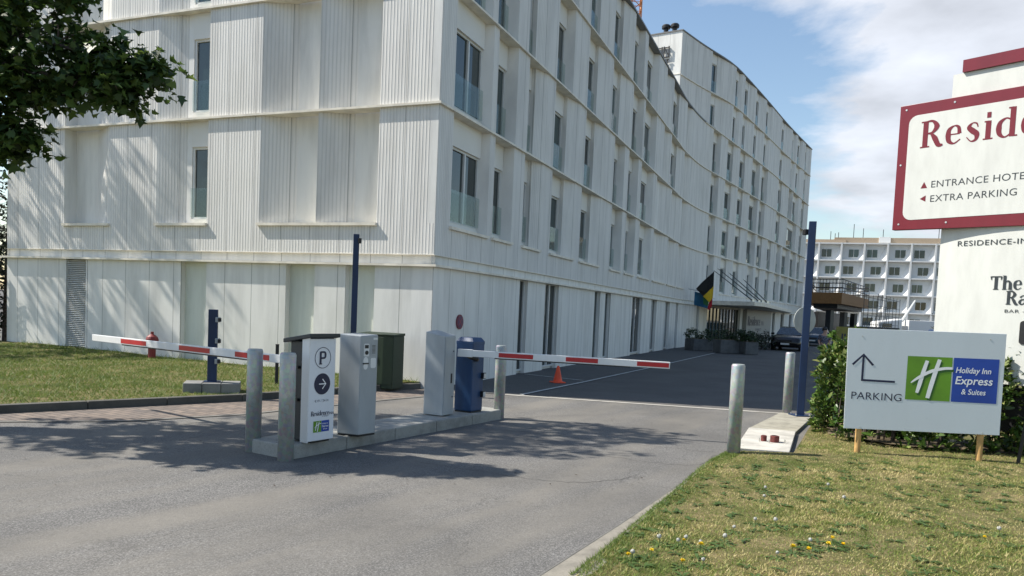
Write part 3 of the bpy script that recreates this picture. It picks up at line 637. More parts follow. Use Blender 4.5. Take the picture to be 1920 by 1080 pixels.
# thin projecting cornices on every floor line
def cornice(path, s0, s1, z, out=.07, th=.045, mat='cornice', nm='cornice'):
    c = MB(); pbox(c, path, s0, s1, -out, .30, z-th/2, z+th/2, 0, 1.2); return c.build(nm, M[mat], HB)
for k in (1, 2, 3): cornice(LOW, .0, END, LV[k]); cornice(LEFT, -.07, 12.95, LV[k]-.0015, out=.072, th=.048)
cornice(LOW, 34, END, LV[4]); cornice(UPP, 0, UEND, LV[5])
for pth, a, b in ((LOW, 0, 36), (LEFT, -.085, 12.95)): cornice(pth, a, b, LV[4]+(.03 if pth is LOW else .032), .05, .07, 'coping', 'roof_coping')
cornice(UPP, 0, UEND, LV[6]+.03, .05, .07, 'coping', 'roof_coping'); cornice(INN, -.05, 12, LV[6]+.032, .05, .07, 'coping', 'roof_coping')
cornice(INN, 0, 12, LV[5]+.05, .03, .03)
cornice(LOW, 0, END, 2.558, .11, .045, nm='ledge'); cornice(LEFT, -.11, 13.05, 2.557, .11, .047, nm='ledge')
cornice(LOW, 0, END, 2.782, .012, .016, nm='ledge'); cornice(LEFT, -.012, 12.9, 2.781, .012, .016, nm='ledge')
rf = MB(); rf.prism(near_core, LV[4]-.055, LV[4]-.02); rf.prism(up_core, LV[6]-.07, LV[6]-.03); rf.prism([LOW(a, .3) for a in LOW.cuts(33.5, 50, 2)]+[UPP(a, .1) for a in UPP.cuts(0, 13, 2)][::-1], LV[4]-.04, LV[4]-.03)
rf.build('roof', M['roof'], HB)
# louvre
lo = MB()
for i in range(46): 
    z = .30+i*.0485; a, b = LEFT(9.95, .02), LEFT(10.66, .02); c, d = LEFT(9.95, .10), LEFT(10.66, .10)
    lo.add([(*a, z), (*b, z), (*d, z+.036), (*c, z+.036), (*a, z+.008), (*b, z+.008), (*d, z+.044), (*c, z+.044)], [(0, 1, 2, 3), (4, 7, 6, 5), (0, 4, 5, 1), (2, 6, 7, 3)])
pbox(lo, LEFT, 9.90, 9.95, .0, .14, .2, 2.53); pbox(lo, LEFT, 10.66, 10.69, .0, .14, .2, 2.53)
lo.build('louvre', M['frame'], HB)
# entrance canopy, glazed doors and the lettered wall
ca = MB(); cpoly = [LOW(34.4, -.02), (14.2, 45.15), (15.2, 46.4), (20.5, 58.5), (25.2, 69.2), LOW(63.5, -.02)]+[LOW(a, -.02) for a in (58, 52, 46, 40, 37)]
ca.prism(cpoly, 2.60, 2.86); ca.build('canopy', M['cornice'], HB, bevel=.02)
for i in range(5):
    a = 36.9+i*1.5; window(LOW, a, a+1.42, .05, 2.5, .19, .5, False, M['dframe'], M['shopglass'])
a, b = LOW(45.0, -.35), LOW(53.5, -.35)
pw = MB(); pbox(pw, LOW, 45.2, 53.4, -.3, -.02, 0, 2.56); wo = pw.build('entrance_wall', M['smooth'], HB)
d = Vector((b[0]-a[0], b[1]-a[1], 0)).normalized(); plE = Plane(LOW(45.2, -.3), d)
tx = MB(); x = serif(tx, plE, 'Residence', .35, 1.38, .66, .02, space=1.05, bold=1.7); text_into(tx, plE, 'INN', .5+x, 1.38, .40, .02); text_into(tx, plE, 'BY MARRIOTT', x-1.2, .95, .22, .02)
tx.build('lettering', M['ink'], wo)
# roof sign letters on the taller gable (end of a longer name)
dI = (-Vector(INN(1)+(0,))+Vector(INN(0)+(0,))).normalized(); plI = Plane(INN(0), dI)
li = MB()
def block(pts, wd, a, z, k):
    for p, q in zip(pts[:-1], pts[1:]):
        p, q = Vector(p)*k, Vector(q)*k; dd = (q-p).normalized(); nn = Vector((-dd.y, dd.x))*wd/2
        plate(li, plI, [(a+v.x, z+v.y) for v in (p-nn, q-nn, q+nn, p+nn)], .10, .15)
for i, a in enumerate((-1.55, -1.10)): block([(0, 0), (0, 1)], .055, a, 17.84, .60); block([(0, 1), (.53, 0)], .05, a, 17.84, .60); block([(.53, 0), (.53, 1)], .055, a, 17.84, .60)
block([(0, 0), (0, 1)], .055, -1.72, 17.84, .60)
for a in (-1.18, -.86): block([(0, 0), (0, 1)], .07, a, 17.34, .28); block([(-.42, 1), (.42, 1)], .07, a, 17.34, .28)
plate(li, plI, rect(-2.9, 18.38, -.75, 18.40), .02, .13); plate(li, plI, rect(-2.9, 17.80, -.75, 17.82), .02, .13)
li.build('roof_lettering', M['black'], HB)
for x, y in ((8.85, 49.35), (9.35, 49.1)):
    MB().lathe([(.15, 0), (.15, .62), (.14, .64), (.27, .66), (.28, .80), (.22, .88), (.02, .92)], (x, y, LV[6]-.03), 16).build('roof_vent', M['black'], HB, smooth=False)
print('hotel windows', N_WIN[0])
# ------------------------------------------------------------------ barrier island and machines
IZ = .15
ISL = [(-2.88, 8.43), (-2.34, 8.10), (-.09, 11.93), (-.62, 12.24)]
isl = thing('traffic_island', (-1.5, 10, 0), 'long grey concrete kerbed island carrying the parking machines', 'island')
mb = MB(); A, B, C_, D_ = [Vector((*p, 0)) for p in ISL]
n_ = 5
for i in range(n_):
    t0, t1 = i/n_+.0009, (i+1)/n_-.0009
    mb.prism([tuple((A+(D_-A)*t0)[:2]), tuple((B+(C_-B)*t0)[:2]), tuple((B+(C_-B)*t1)[:2]), tuple((A+(D_-A)*t1)[:2])], -.05, IZ)
mb.build('kerb_stones', M['island'], isl, bevel=.018)

bol = thing('bollard', (-2.87, 8.5, 0), 'x', 'bollard', 'galvanised steel bollards')
MB().lathe([(.085, -.05), (.085, 1.125), (.081, 1.138), (.070, 1.146), (.0, 1.15)], (-2.87, 8.5, 0), 28).build('post', M['galv'], bol, smooth=True)
MB().lathe([(.0, 1.151), (.074, 1.150), (.078, 1.142), (.077, 1.140)], (-2.87, 8.5, 0), 28).build('cap', M['galv'], bol)
for ch in bol.children:
    for p in ch.data.polygons: p.use_smooth = abs(p.normal.z) < .5
bs_ = [(bol, 'galvanised bollard at the outer left corner of the island, leftmost of all'), ]
for loc, lab in (((-2.38, 8.09, 0), 'galvanised bollard at the near island corner in front of the dark parking cabinet'),
                 ((-.17, 11.93, 0), 'galvanised bollard at the far island end behind the boom, beside the blue cabinet'),
                 ((2.87, 9.62, 0), 'galvanised bollard at the lawn corner on the right of the lane'),
                 ((5.20, 14.22, 0), 'galvanised bollard just left of the tall blue post by the hedge')):
    c = copy_tree(bol, None, loc); c['label'] = lab
bol['label'] = bs_[0][1]

# dark barrier housing with the parking sign panel and the left boom
dP = Vector((-2.189, 8.24, 0)); dd = Vector((.205, .321, 0)).normalized(); dn = Vector((dd.y, -dd.x, 0))
g1 = thing('barrier_gate', (-2.3, 8.5, IZ), 'dark barrier cabinet with white parking sign panel and striped boom reaching left', 'barrier', 'parking barriers')
rz = math.atan2(dd.y, dd.x)
def at(P, d, a, b, z): n = Vector((d.y, -d.x, 0)); q = P+d*a-n*b; return (q.x, q.y, z)
W_ = .38
hb = MB(); hb.box(at(dP, dd, W_/2, .19, IZ+.57), (W_-.03, .27, 1.10), rz); hb.build('housing', M['anthracite'], g1, bevel=.012)
# sloped roof cap
rc = MB(); c4 = [at(dP, dd, a, b, 0) for a, b in ((-.03, -.035), (W_+.035, -.035), (W_+.035, .40), (-.03, .40))]
rc.prism([c[:2] for c in c4], [1.315, 1.315, 1.24, 1.24], [1.36, 1.36, 1.285, 1.285]); rc.build('roof_cap', M['anthracite'], g1, bevel=.008)
plD = Plane(dP, dd)
fp = MB(); plate(fp, plD, rect(.0, .17, W_, 1.30), -.06, -.001); fpo = fp.build('sign_panel', M['panel_white'], g1, bevel=.006)
sd = MB(); sd.box(at(dP, dd, -.004, .055, .745), (.012, .11, 1.17), rz); sd.build('side_trim', M['white_metal'], g1)
bt = MB(); bt.box(at(dP, dd, W_/2+.02, .06, .17), (W_*.7, .06, .05), rz); bt.build('foot', M['black'], g1)
tx = MB()
for r0_, r1_ in ((.118, .111),):
    a0 = arc(W_/2, 1.09, r0_, r0_, 0, 360, 41); a1 = arc(W_/2, 1.09, r1_, r1_, 0, 360, 41)
    tx.add([plD.pt(p[0], p[1], .002) for p in a0[:-1]+a1[:-1]], [(i, (i+1)%40, 40+(i+1)%40, 40+i) for i in range(40)])
ribbon(tx, plD, [(0, 0), (0, 1)], .2, .14, W_/2-.035, 1.02, .003); ribbon(tx, plD, smooth_pts([(0, .95), (.42, .93), (.5, .72), (.42, .5), (0, .48)]), [.13, .16, .2, .16, .13], .14, W_/2-.035, 1.02, .0036)
ribbon(tx, plD, [(-.14, .02), (.16, .02)], .09, .14, W_/2-.035, 1.02, .0033)
tx.add([plD.pt(p[0], p[1], .002) for p in arc(W_/2, .80, .118, .118, 0, 360, 41)[:-1]], [list(range(40))])
text_into(tx, plD, '€19 / 24 H', .085, .60, .028, .003, space=1.15)
x = serif(tx, plD, 'Residence', .035, .45, .052, .003, space=.88); text_into(tx, plD, 'INN', .035+x, .45, .030, .003); text_into(tx, plD, 'BY MARRIOTT', .20, .432, .011, .003)
tx.build('lettering', M['ink'], fpo)
aw = MB(); ribbon(aw, plD, [(-.05, 0), (.045, 0)], .012, 1, W_/2, .80, .004); ribbon(aw, plD, [(.0, .055), (.05, 0), (.0, -.055)], .013, 1, W_/2, .80, .0045); aw.build('arrow', M['logo_white'], fpo)
def hotel_logo(pl, x, z, h, parent, off):
    """green square with a script H beside a blue panel"""
    k = h/.55; g = MB(); g.add([pl.pt(*p, off) for p in rect(x, z, x+.51*k, z+h)], [(0, 1, 2, 3)]); g.build('logo_green', M['logo_green'], parent)
    b = MB(); b.add([pl.pt(*p, off) for p in rect(x+.525*k, z, x+1.03*k, z+h)], [(0, 1, 2, 3)]); b.build('logo_blue', M['logo_blue'], parent)
    def H(mat, dx, dz, o, nm):
        m_ = MB()
        ribbon(m_, pl, smooth_pts([(.13, .09), (.155, .20), (.19, .36), (.225, .50)]), [.035, .047, .047, .040], k, x+dx*k, z+dz*k, o)
        ribbon(m_, pl, smooth_pts([(.255, .03), (.285, .18), (.325, .36), (.365, .52)]), [.045, .052, .05, .042], k, x+dx*k, z+dz*k, o+.0006)
        ribbon(m_, pl, smooth_pts([(.055, .215), (.14, .285), (.28, .37), (.42, .41), (.515, .415)]), [.012, .035, .04, .034, .030], k, x+dx*k, z+dz*k, o+.0012); m_.build(nm, mat, parent)
    H(M['logo_shadow'], .018, -.03, off+.001, 'logo_shading'); H(M['logo_white'], 0, 0, off+.003, 'logo_script')
    t = MB(); X = x+.55*k
    text_into(t, pl, 'Holiday Inn', X, z+.365*k, .072*k, off+.002, shear=.18, wide=.86, bold=.012)
    text_into(t, pl, 'Express', X-.002*k, z+.225*k, .10*k, off+.002, shear=.15, wide=.97, bold=.012)
    text_into(t, pl, '& Suites', X+.08*k, z+.10*k, .07*k, off+.002, shear=.12, wide=.86, bold=.008); t.build('logo_lettering', M['logo_white'], parent)
hotel_logo(plD, .075, .265, .125, fpo, .002)
hatch = MB(); hatch.box(at(dP, dd, -.01, .18, .98), (.03, .05, .03), rz); hatch.box(at(dP, dd, -.01, .18, .62), (.03, .05, .03), rz); hatch.build('hinge', M['black'], g1)

def boom(parent, a, b, h, t, red, holder=.5):
    """square section boom from a (at the housing) to b, with red bands [f0, f1] as fractions"""
    A, B = Vector(a), Vector(b); d = (B-A).normalized(); side = Vector((d.y, -d.x, 0)).normalized(); u_ = side.cross(d); u_ = u_ if u_.z > 0 else -u_
    def bar(mb, p, q, hh, tt):
        vs = [e+side*sx*tt/2+u_*sz*hh/2 for e in (p, q) for sx, sz in ((-1, -1), (1, -1), (1, 1), (-1, 1))]
        mb.add(vs, [(0, 1, 2, 3), (7, 6, 5, 4), (0, 4, 5, 1), (1, 5, 6, 2), (2, 6, 7, 3), (3, 7, 4, 0)])
    m1 = MB(); bar(m1, A, B, h, t); bo = m1.build('boom', M['white_metal'], parent, bevel=.006)
    for f0, f1 in red:
        r_ = MB(); bar(r_, A+(B-A)*f0, A+(B-A)*f1, h*.66, t+.005); r_.build('red_band', M['red_tape'], bo)
    gk = MB(); P0, P1 = A+(B-A)*.18-u_*(h/2+.008), A+(B-A)*.82-u_*(h/2+.008); bar(gk, P0, P1, .014, t*.5); gk.build('rubber_edge', M['black'], bo)
    if holder:
        ho = MB(); bar(ho, A, A+d*holder, h+.016, t+.016); ho.build('holder', M['white_metal'], bo, bevel=.004)
boom(g1, (-2.50, 8.72, 1.02), (-6.24, 11.33, 1.03), .095, .05, [(.02, .10), (.25, .41), (.575, .70), (.85, .93)] if False else [(.09, .235), (.35, .50), (.675, .82)], .12)
pv = MB(); pv.box((-2.46, 8.66, 1.01), (.09, .12, .13), rz); pv.build('pivot', M['black'], g1, bevel=.01)

# grey ticket column
tL, tM, tR = Vector((-2.03, 8.93, 0)), Vector((-1.758, 8.852, 0)), Vector((-1.60, 9.075, 0))
tm = thing('ticket_machine', (-1.8, 9.0, IZ), 'tall plain grey ticket column with intercom and card slots near its top', 'ticket machine')
e1 = (tR-tM).normalized(); e0 = (tL-tM).normalized(); tB = tL+(tR-tM)
mb = MB(); mb.prism([tuple(p[:2]) for p in (tM, tR, tB, tL)], IZ+.015, [1.335, 1.345, 1.355, 1.345]); cabo = mb.build('cabinet', M['grey_box'], tm, bevel=.012)
mb = MB(); mb.prism([tuple((p+((tM+tB)/2-p)*.04)[:2]) for p in (tM, tR, tB, tL)], IZ-.005, IZ+.016); mb.build('plinth', M['black'], tm)
plT = Plane(tM, e1); wT = (tR-tM).length
mb = MB(); plate(mb, plT, rect(.015, .93, wT-.012, 1.325), 0, .003); fpl = mb.build('fascia', M['grey_box'], tm)
for nm, r_, mat, o in (('display', rect(.055, 1.185, .115, 1.225), 'black', .006), ('intercom', rrect(.155, 1.10, .235, 1.245, .012), 'grey_box', .008), ('reader', rrect(.045, 1.09, .125, 1.24, .012), 'white_metal', .005), ('slot_plate', rrect(.155, .95, .24, 1.07, .02), 'white_metal', .005), ('ticket_slot', rect(.03, 1.0, .12, 1.015), 'black', .012), ('label_plate', rect(.19, 1.285, .255, 1.31), 'white_metal', .006)):
    m_ = MB(); plate(m_, plT, r_, .001, o); m_.build(nm, M[mat], fpl)
m_ = MB(); plate(m_, plT, arc(.085, 1.135, .026, .024, 0, 360, 17)[:-1], .001, .012); m_.build('button', M['black'], fpl)
m_ = MB(); plate(m_, plT, arc(.075, 1.035, .038, .05, 0, 360, 17)[:-1], .001, .007); plate(m_, plT, arc(.075, .975, .034, .04, 0, 360, 17)[:-1], .001, .006); m_.build('card_dial', M['white_metal'], fpl)
for i in range(7):
    if i == 0: sp_ = MB()
    plate(sp_, plT, rect(.168, 1.125+i*.015, .222, 1.131+i*.015), .007, .0095)
sp_.build('speaker_grille', M['black'], fpl)

# grey cabinet
gL, gM, gR = Vector((-1.244, 10.90, 0)), Vector((-.953, 10.763, 0)), Vector((-.826, 11.03, 0)); gB = gL+(gR-gM)
gc = thing('grey_cabinet', (-1.0, 10.9, IZ), 'pale grey sheet steel cabinet with sloping top beside the blue one', 'cabinet')
mb = MB(); mb.prism([tuple(p[:2]) for p in (gM, gR, gB, gL)], IZ+.012, [1.30, 1.31, 1.375, 1.35]); mb.build('body', M['grey_box'], gc, bevel=.01)
plG = Plane(gM, gR-gM); wG = (gR-gM).length
mb = MB(); plate(mb, plG, rect(.012, .17, wG-.008, 1.285), 0, .008); do = mb.build('door', M['grey_box'], gc, bevel=.004)
mb = MB(); plate(mb, plG, rect(.185, .62, .215, .76), .007, .016); mb.build('handle', M['black'], do)
mb = MB(); plate(mb, plG, arc(.24, 1.08, .012, .012, 0, 360, 13)[:-1], .007, .012); plate(mb, plG, arc(.24, .42, .012, .012, 0, 360, 13)[:-1], .007, .012); mb.build('lock', M['black'], do)

# blue barrier housing with the right boom
bL, bM, bR = Vector((-.842, 11.417, 0)), Vector((-.577, 11.293, 0)), Vector((-.418, 11.532, 0)); bB = bL+(bR-bM)
g2 = thing('barrier_gate', (-.6, 11.45, IZ), 'weathered blue barrier cabinet holding the striped boom that spans the right lane', 'barrier', 'parking barriers')
mb = MB(); cen = (bM+bB)/2
bp_ = [bM, bR, bB, bL]
mb.prism([tuple(p[:2]) for p in bp_], IZ+.02, 1.20); mb.build('housing', M['blue_box'], g2, bevel=.015)
mb = MB(); low = [cen+(p-cen)*1.012 for p in bp_]; hi = [cen+(p-cen)*.74 for p in bp_]
mb.add([(p.x, p.y, 1.17) for p in low]+[(p.x, p.y, 1.215) for p in low]+[(p.x, p.y, 1.275) for p in hi], [(3, 2, 1, 0), (8, 9, 10, 11)]+[(i, (i+1)%4, 4+(i+1)%4, 4+i) for i in range(4)]+[(4+i, 4+(i+1)%4, 8+(i+1)%4, 8+i) for i in range(4)]); mb.build('lid', M['blue_box'], g2, bevel=.006)
mb = MB(); mb.prism([tuple((cen+(p-cen)*.93)[:2]) for p in bp_], IZ-.005, IZ+.02); mb.build('plinth', M['black'], g2)
dB = (bR-bM).normalized(); nB = Vector((dB.y, -dB.x, 0))
for z in (.70, .42):
    mb = MB(); q = bR-dB*.03+nB*.02; mb.box((q.x, q.y, z), (.07, .05, .09), math.atan2(dB.y, dB.x)); h_ = mb.build('photocell', M['black'], g2, bevel=.006)
    mb = MB(); q = bR-dB*.03+nB*.048; mb.box((q.x, q.y, z), (.05, .012, .07), math.atan2(dB.y, dB.x)); mb.build('lens', M['frame'], h_)
bdir = (Vector((2.235, 10.70, 0))-Vector((-.851, 11.76, 0))).normalized()
boom(g2, (-.88, 11.27, 1.055), (2.30, 10.70, 1.03), .092, .05, [(.245, .385), (.52, .645), (.85, .985)], .30) if False else boom(g2, (-.79, 11.13, 1.055), (2.22, 10.66, 1.03), .095, .05, [(.20, .365), (.52, .67), (.85, .995)], .22)
mb = MB(); mb.tube([(-.62, 11.13, 1.0), (-.52, 11.22, .97), (-.52, 11.36, .95)], .035, 10); mb.box((-.60, 11.17, 1.005), (.10, .08, .05), math.atan2(bdir.y, bdir.x)); mb.build('bracket', M['black'], g2)

# posts
def square_post(name, loc, h, w_, lab, cat, rz=.4):
    t = thing(name, loc, lab, cat)
    MB().box((loc[0], loc[1], loc[2]+h/2), (w_, w_, h), rz).build('post', M['navy'], t, bevel=.008)
    return t
t = square_post('height_post', (5.22, 13.61, .045), 3.46, .125, 'tall dark blue square post standing in front of the round sign back', 'post', -.34)
MB().box((5.22, 13.61, .054), (.30, .30, .02), .15).build('base_plate', M['navy'], t)
m_ = MB()
for sx in (-1, 1):
    for sy in (-1, 1): m_.lathe([(.014, 0), (.014, .03), (0, .032)], (5.22+sx*.12, 13.61+sy*.12, .06), 8)
m_.build('anchor_bolts', M['steel'], t)
MB().box((5.12, 13.66, 3.32), (.07, .10, .10), .15).build('sensor_box', M['black'], t, bevel=.008)
t = square_post('height_post', (-3.14, 15.0, .11), 2.95, .115, 'tall dark blue square post rising behind the grey ticket column', 'post', .20)
mb = MB(); mb.box((-3.065, 14.96, 2.93), (.06, .09, .10), .35); mb.build('sensor_box', M['black'], t, bevel=.008)
cb = MB().box((-5.10, 12.98, .16), (.86, .42, .22), .30); blk = thing('concrete_footing', (-5.10, 12.98, .05), 'low grey block footing under the short blue post on the grass', 'footing')
mb = MB()
for i in (-1, 0, 1): mb.box((-5.10+i*.30*math.cos(.3), 12.98+i*.30*math.sin(.3), .145), (.292, .50, .23), .30)
mb.build('blocks', M['block'], blk, bevel=.012)
t = square_post('sensor_post', (-5.12, 13.0, .26), 1.24, .15, 'short dark blue square post with two small sensors on a block footing', 'post', .30)
for z in (1.33, .97, .62):
    s_ = MB().box((-5.02, 12.955, z), (.08, .08, .085), .3).build('sensor', M['grey_box'], t, bevel=.006)
    MB().box((-4.98, 12.925, z), (.05, .05, .06), .3).build('lens', M['black'], s_)
MB().box((-5.12, 13.0, .268), (.26, .26, .016), .3).build('base_plate', M['navy'], t)
t = thing('marker_post', (-4.41, 14.28, .1), 'thin black square post in the grass behind the left bollards', 'post'); MB().box((-4.41, 14.28, .48), (.06, .06, .78), .4).build('post', M['black'], t, bevel=.006); MB().box((-4.41, 14.28, .875), (.066, .066, .012), .4).build('cap', M['black'], t)

# disc sign seen from behind, on its own steel tube
t = thing('round_sign', (5.31, 13.86, .0), 'round pale grey sign seen from behind the tall blue post', 'sign')
MB().tube([(5.315, 13.9, -.02), (5.315, 13.9, 2.0)], .024, 12).build('pole', M['galv'], t)
th = R(20); nd = Vector((math.sin(th), -math.cos(th), 0)); plS = Plane((5.29, 13.87), (math.cos(th), math.sin(th)))
m_ = MB(); plate(m_, plS, arc(0, 1.755, .245, .245, 0, 360, 49)[:-1], -.006, .006); m_.build('disc', M['disc'], t, bevel=.003)
m_ = MB(); plate(m_, plS, rect(-.12, 1.86, .12, 1.885), -.022, -.008); plate(m_, plS, rect(-.12, 1.62, .12, 1.645), -.022, -.008); m_.build('bracket', M['galv'], t)

# anchor stubs left in the slab
st = thing('cut_off_fixing', (3.62, 10.42, .055), 'rusty red cut off pipe stubs with bolts on the pale slab', 'fixing')
rust = simple('rusty red iron', (.13, .03, .025), .8, var=.4, vscale=20)
m_ = MB(); m_.lathe([(.06, 0), (.06, .085), (.045, .09), (.045, .02)], (3.66, 10.40, .055), 16); m_.lathe([(.04, 0), (.04, .075), (.028, .08), (.028, .02)], (3.53, 10.46, .055), 14); m_.build('pipe_stub', rust, st)
m_ = MB()
for x, y in ((3.45, 10.40), (3.55, 10.30), (3.78, 10.34), (3.74, 10.52)): m_.lathe([(.008, 0), (.008, .05), (0, .052)], (x, y, .054), 8)
m_.build('anchor_bolts', M['steel'], st)

# green electricity cabinet by the wall
gk = thing('electrical_cabinet', (-2.6, 15.2, .1), 'dark green double door electrical cabinet against the white wall', 'cabinet')
Kf = Vector((-2.33, 14.92, 0)); kd = Vector((-.929, .369, 0)); kn = Vector((.369, .929, 0))
def kp_(a, b): q = Kf+kd*a+kn*b; return (q.x, q.y)
mb = MB(); mb.prism([kp_(0, 0), kp_(.82, 0), kp_(.82, .42), kp_(0, .42)], .05, 1.10); mb.build('body', M['green_box'], gk, bevel=.01)
mb = MB(); mb.prism([kp_(-.012, -.018), kp_(.832, -.018), kp_(.832, .43), kp_(-.012, .43)], 1.10, [1.125, 1.125, 1.15, 1.15]); mb.build('roof_cap', M['green_box'], gk, bevel=.006)
plK = Plane(kp_(.82, 0), -kd)
for a in (.01, .42):
    m_ = MB(); plate(m_, plK, rect(a, .14, a+.39, 1.07), .0, .014); do = m_.build('door', M['green_box'], gk, bevel=.004)
    m_ = MB(); plate(m_, plK, rect(a+(.33 if a < .2 else .03), .56, a+(.355 if a < .2 else .055), .68), .013, .03); m_.build('handle', M['black'], do)

# hydrant
hy = thing('fire_hydrant', (-8.55, 18.05, .12), 'small faded red fire hydrant on the grass near the wall', 'hydrant')
MB().lathe([(.13, -.1), (.13, .05), (.085, .07), (.085, .34), (.12, .36), (.12, .50), (.14, .51), (.14, .56), (.12, .61), (.06, .66), (.035, .67), (.035, .73), (0, .735)], (-8.55, 18.05, .1), 18).build('barrel', M['hydrant'], hy, smooth=False, bevel=.004)
m_ = MB(); m_.tube([(-8.55, 18.05, .53), (-8.72, 17.98, .53)], .055, 12); m_.tube([(-8.72, 17.98, .53), (-8.76, 17.965, .53)], .07, 12); m_.tube([(-8.55, 18.05, .53), (-8.57, 17.87, .53)], .05, 12); m_.build('outlet', M['hydrant'], hy)

# traffic cone
co = thing('traffic_cone', (1.14, 18.5, 0), 'small orange traffic cone on the dark paving under the boom', 'cone')
MB().lathe([(.125, .025), (.11, .05), (.03, .40), (.026, .41), (0, .412)], (1.14, 18.5, 0), 20).build('cone', M['orange'], co, smooth=False)
MB().box((1.14, 18.5, .014), (.31, .31, .028), .35).build('base', M['orange'], co, bevel=.008)

# round no stopping sign on the wall
ns = thing('no_stopping_sign', (*LOW(1.31, -.02), 1.4), 'small round red and blue no stopping sign on the right wall', 'sign')
a, b = LOW(1.0, 0), LOW(1.6, 0); plN = Plane(LOW(1.31), (b[0]-a[0], b[1]-a[1]))
m_ = MB(); plate(m_, plN, arc(0, 1.40, .165, .165, 0, 360, 33)[:-1], .004, .03); nso = m_.build('plate', simple('faded dark red', (.16, .02, .045), .5), ns)
m_ = MB(); plate(m_, plN, arc(0, 1.40, .125, .125, 0, 360, 33)[:-1], .028, .033); m_.build('blue_face', simple('faded purple blue', (.085, .03, .085), .5), nso)
m_ = MB(); ribbon(m_, plN, [(-.09, -.09), (.09, .09)], .03, 1, 0, 1.40, .035); ribbon(m_, plN, [(-.09, .09), (.09, -.09)], .03, 1, 0, 1.40, .0356); m_.build('cross', simple('faded red cross', (.24, .03, .06), .5), nso)

# ------------------------------------------------------------------ signs on the right
hs = thing('parking_sign', (5.2, 9.62, 0), 'pale grey parking sign on two pine posts with arrow and green and blue logo', 'sign')
Q = Vector((4.54, 9.81, 0)); dh = Vector((.971, -.238, 0)).normalized(); plH = Plane(Q, dh, .012)
m_ = MB(); plate(m_, plH, [(-.19, .365), (1.615, .395), (1.605, 1.66), (-.215, 1.668)], -.012, .0); hso = m_.build('board', M['sign_grey'], hs, bevel=.003)
for a in (.0, 1.42):
    q = plH.pt(a, 0, -.05); m_ = MB(); m_.lathe([(.037, -.1), (.037, 1.3), (.0, 1.302)], (q.x, q.y, .0), 14); po = m_.build('post', M['wood'], hs, smooth=False)
tx = MB(); O = .002
ribbon(tx, plH, [(-.01, 1.325), (-.01, 1.0)], .026, 1, 0, 0, O); ribbon(tx, plH, [(-.023, 1.005), (.38, 1.0)], .026, 1, 0, 0, O+.0005)
ribbon(tx, plH, [(-.135, 1.20), (-.01, 1.335), (.11, 1.20)], .028, 1, 0, 0, O+.001)
text_into(tx, plH, 'PARKING', -.135, .755, .098, O, wide=1.06, space=1.02)
tx.build('lettering', M['ink'], hso)
hotel_logo(plH, .51, .785, .555, hso, .002)
m_ = MB()
for a, z in ((-.04, 1.57), (1.43, 1.585), (0, .40), (1.42, .415)): plate(m_, plH, arc(a, z, .008, .008, 0, 360, 9)[:-1], 0, .004)
m_.build('screws', M['steel'], hso)

py = thing('sign_pylon', (6.6, 10.3, 0), 'tall white hotel sign pylon with large maroon framed board cut by the picture edge', 'sign')
PP = Vector((5.60, 11.50, 0)); pd = Vector((.629, -.777, 0)).normalized(); plP = Plane(PP, pd); plB = Plane(PP, pd); plB.bow = lambda a: -.14+.10*(1-((a-1.87)/1.23)**2)
m_ = MB()
# gently bowed lower sheet
nseg = 14; x0, x1 = .64, 3.1; top = []; 
for i in range(nseg+1):
    a = x0+(x1-x0)*i/nseg; b_ = .10*(1-((a-(x0+x1)/2)/((x1-x0)/2))**2); top.append((a, b_))
vs = [plP.pt(a, z, -.14+b_) for z in (1.0, 3.2) for a, b_ in top]; k = nseg+1
m_.add(vs+[plP.pt(x0, 1.0, -.30), plP.pt(x1, 1.0, -.30), plP.pt(x0, 3.2, -.30), plP.pt(x1, 3.2, -.30)], [(i, i+1, k+i+1, k+i) for i in range(nseg)]+[(2*k, 0, k, 2*k+2), (nseg, 2*k+1, 2*k+3, k+nseg), (2*k+1, 2*k, 2*k+2, 2*k+3)])
pbo = m_.build('lower_panel', M['pylon_white'], py, smooth=False)
for a in (1.0, 2.7):
    q = plP.pt(a, 0, -.24); MB().box((q.x, q.y, 2.5), (.12, .12, 5.1), math.atan2(pd.y, pd.x)).build('column', M['steel'], py)
m_ = MB(); plate(m_, plP, rect(.9, .35, 3.0, .95), -.32, -.16); m_.build('base_frame', M['black'], py)
m_ = MB(); plate(m_, plP, [(0, 3.15), (3.3, 3.09), (3.3, 4.95), (0, 4.97)], -.10, 0); bo = m_.build('maroon_board', M['maroon'], py, bevel=.004)
m_ = MB(); plate(m_, plP, rrect(.14, 3.285, 3.16, 4.80, .12), -.01, .004); m_.build('white_field', M['pylon_white'], bo)
m_ = MB()
for a, z in ((.09, 4.9), (.75, 4.9), (.06, 4.1), (.09, 3.23), (.75, 3.22)): plate(m_, plP, arc(a, z, .014, .014, 0, 360, 9)[:-1], 0, .006)
m_.build('screws', M['steel'], bo)
tx = MB(); serif(tx, plP, 'Residence', .32, 4.315, .375, .006, space=1.08, bold=1.12); x = 0
for a, z, pts in ((.37, 3.73, [(0, 0), (.09, 0), (.045, .09)]), (.37, 3.535, [(0, .045), (.08, 0), (.08, .09)])): MB().add([plP.pt(a+p[0], z+p[1], .006) for p in pts], [(0, 1, 2)]).build('arrow', M['maroon'], bo)
tx.build('title_lettering', M['maroon'], bo)
tx = MB(); text_into(tx, plP, 'ENTRANCE HOTEL', .505, 3.73, .098, .006, wide=1.04, space=1.05); text_into(tx, plP, 'EXTRA PARKING', .505, 3.525, .098, .006, wide=1.04, space=1.05); tx.build('direction_lettering', M['pylon_ink'], bo)
m_ = MB(); plate(m_, plP, rect(.68, 4.97, 3.1, 5.30), -.12, -.06); m_.build('upper_panel', M['pylon_white'], py)
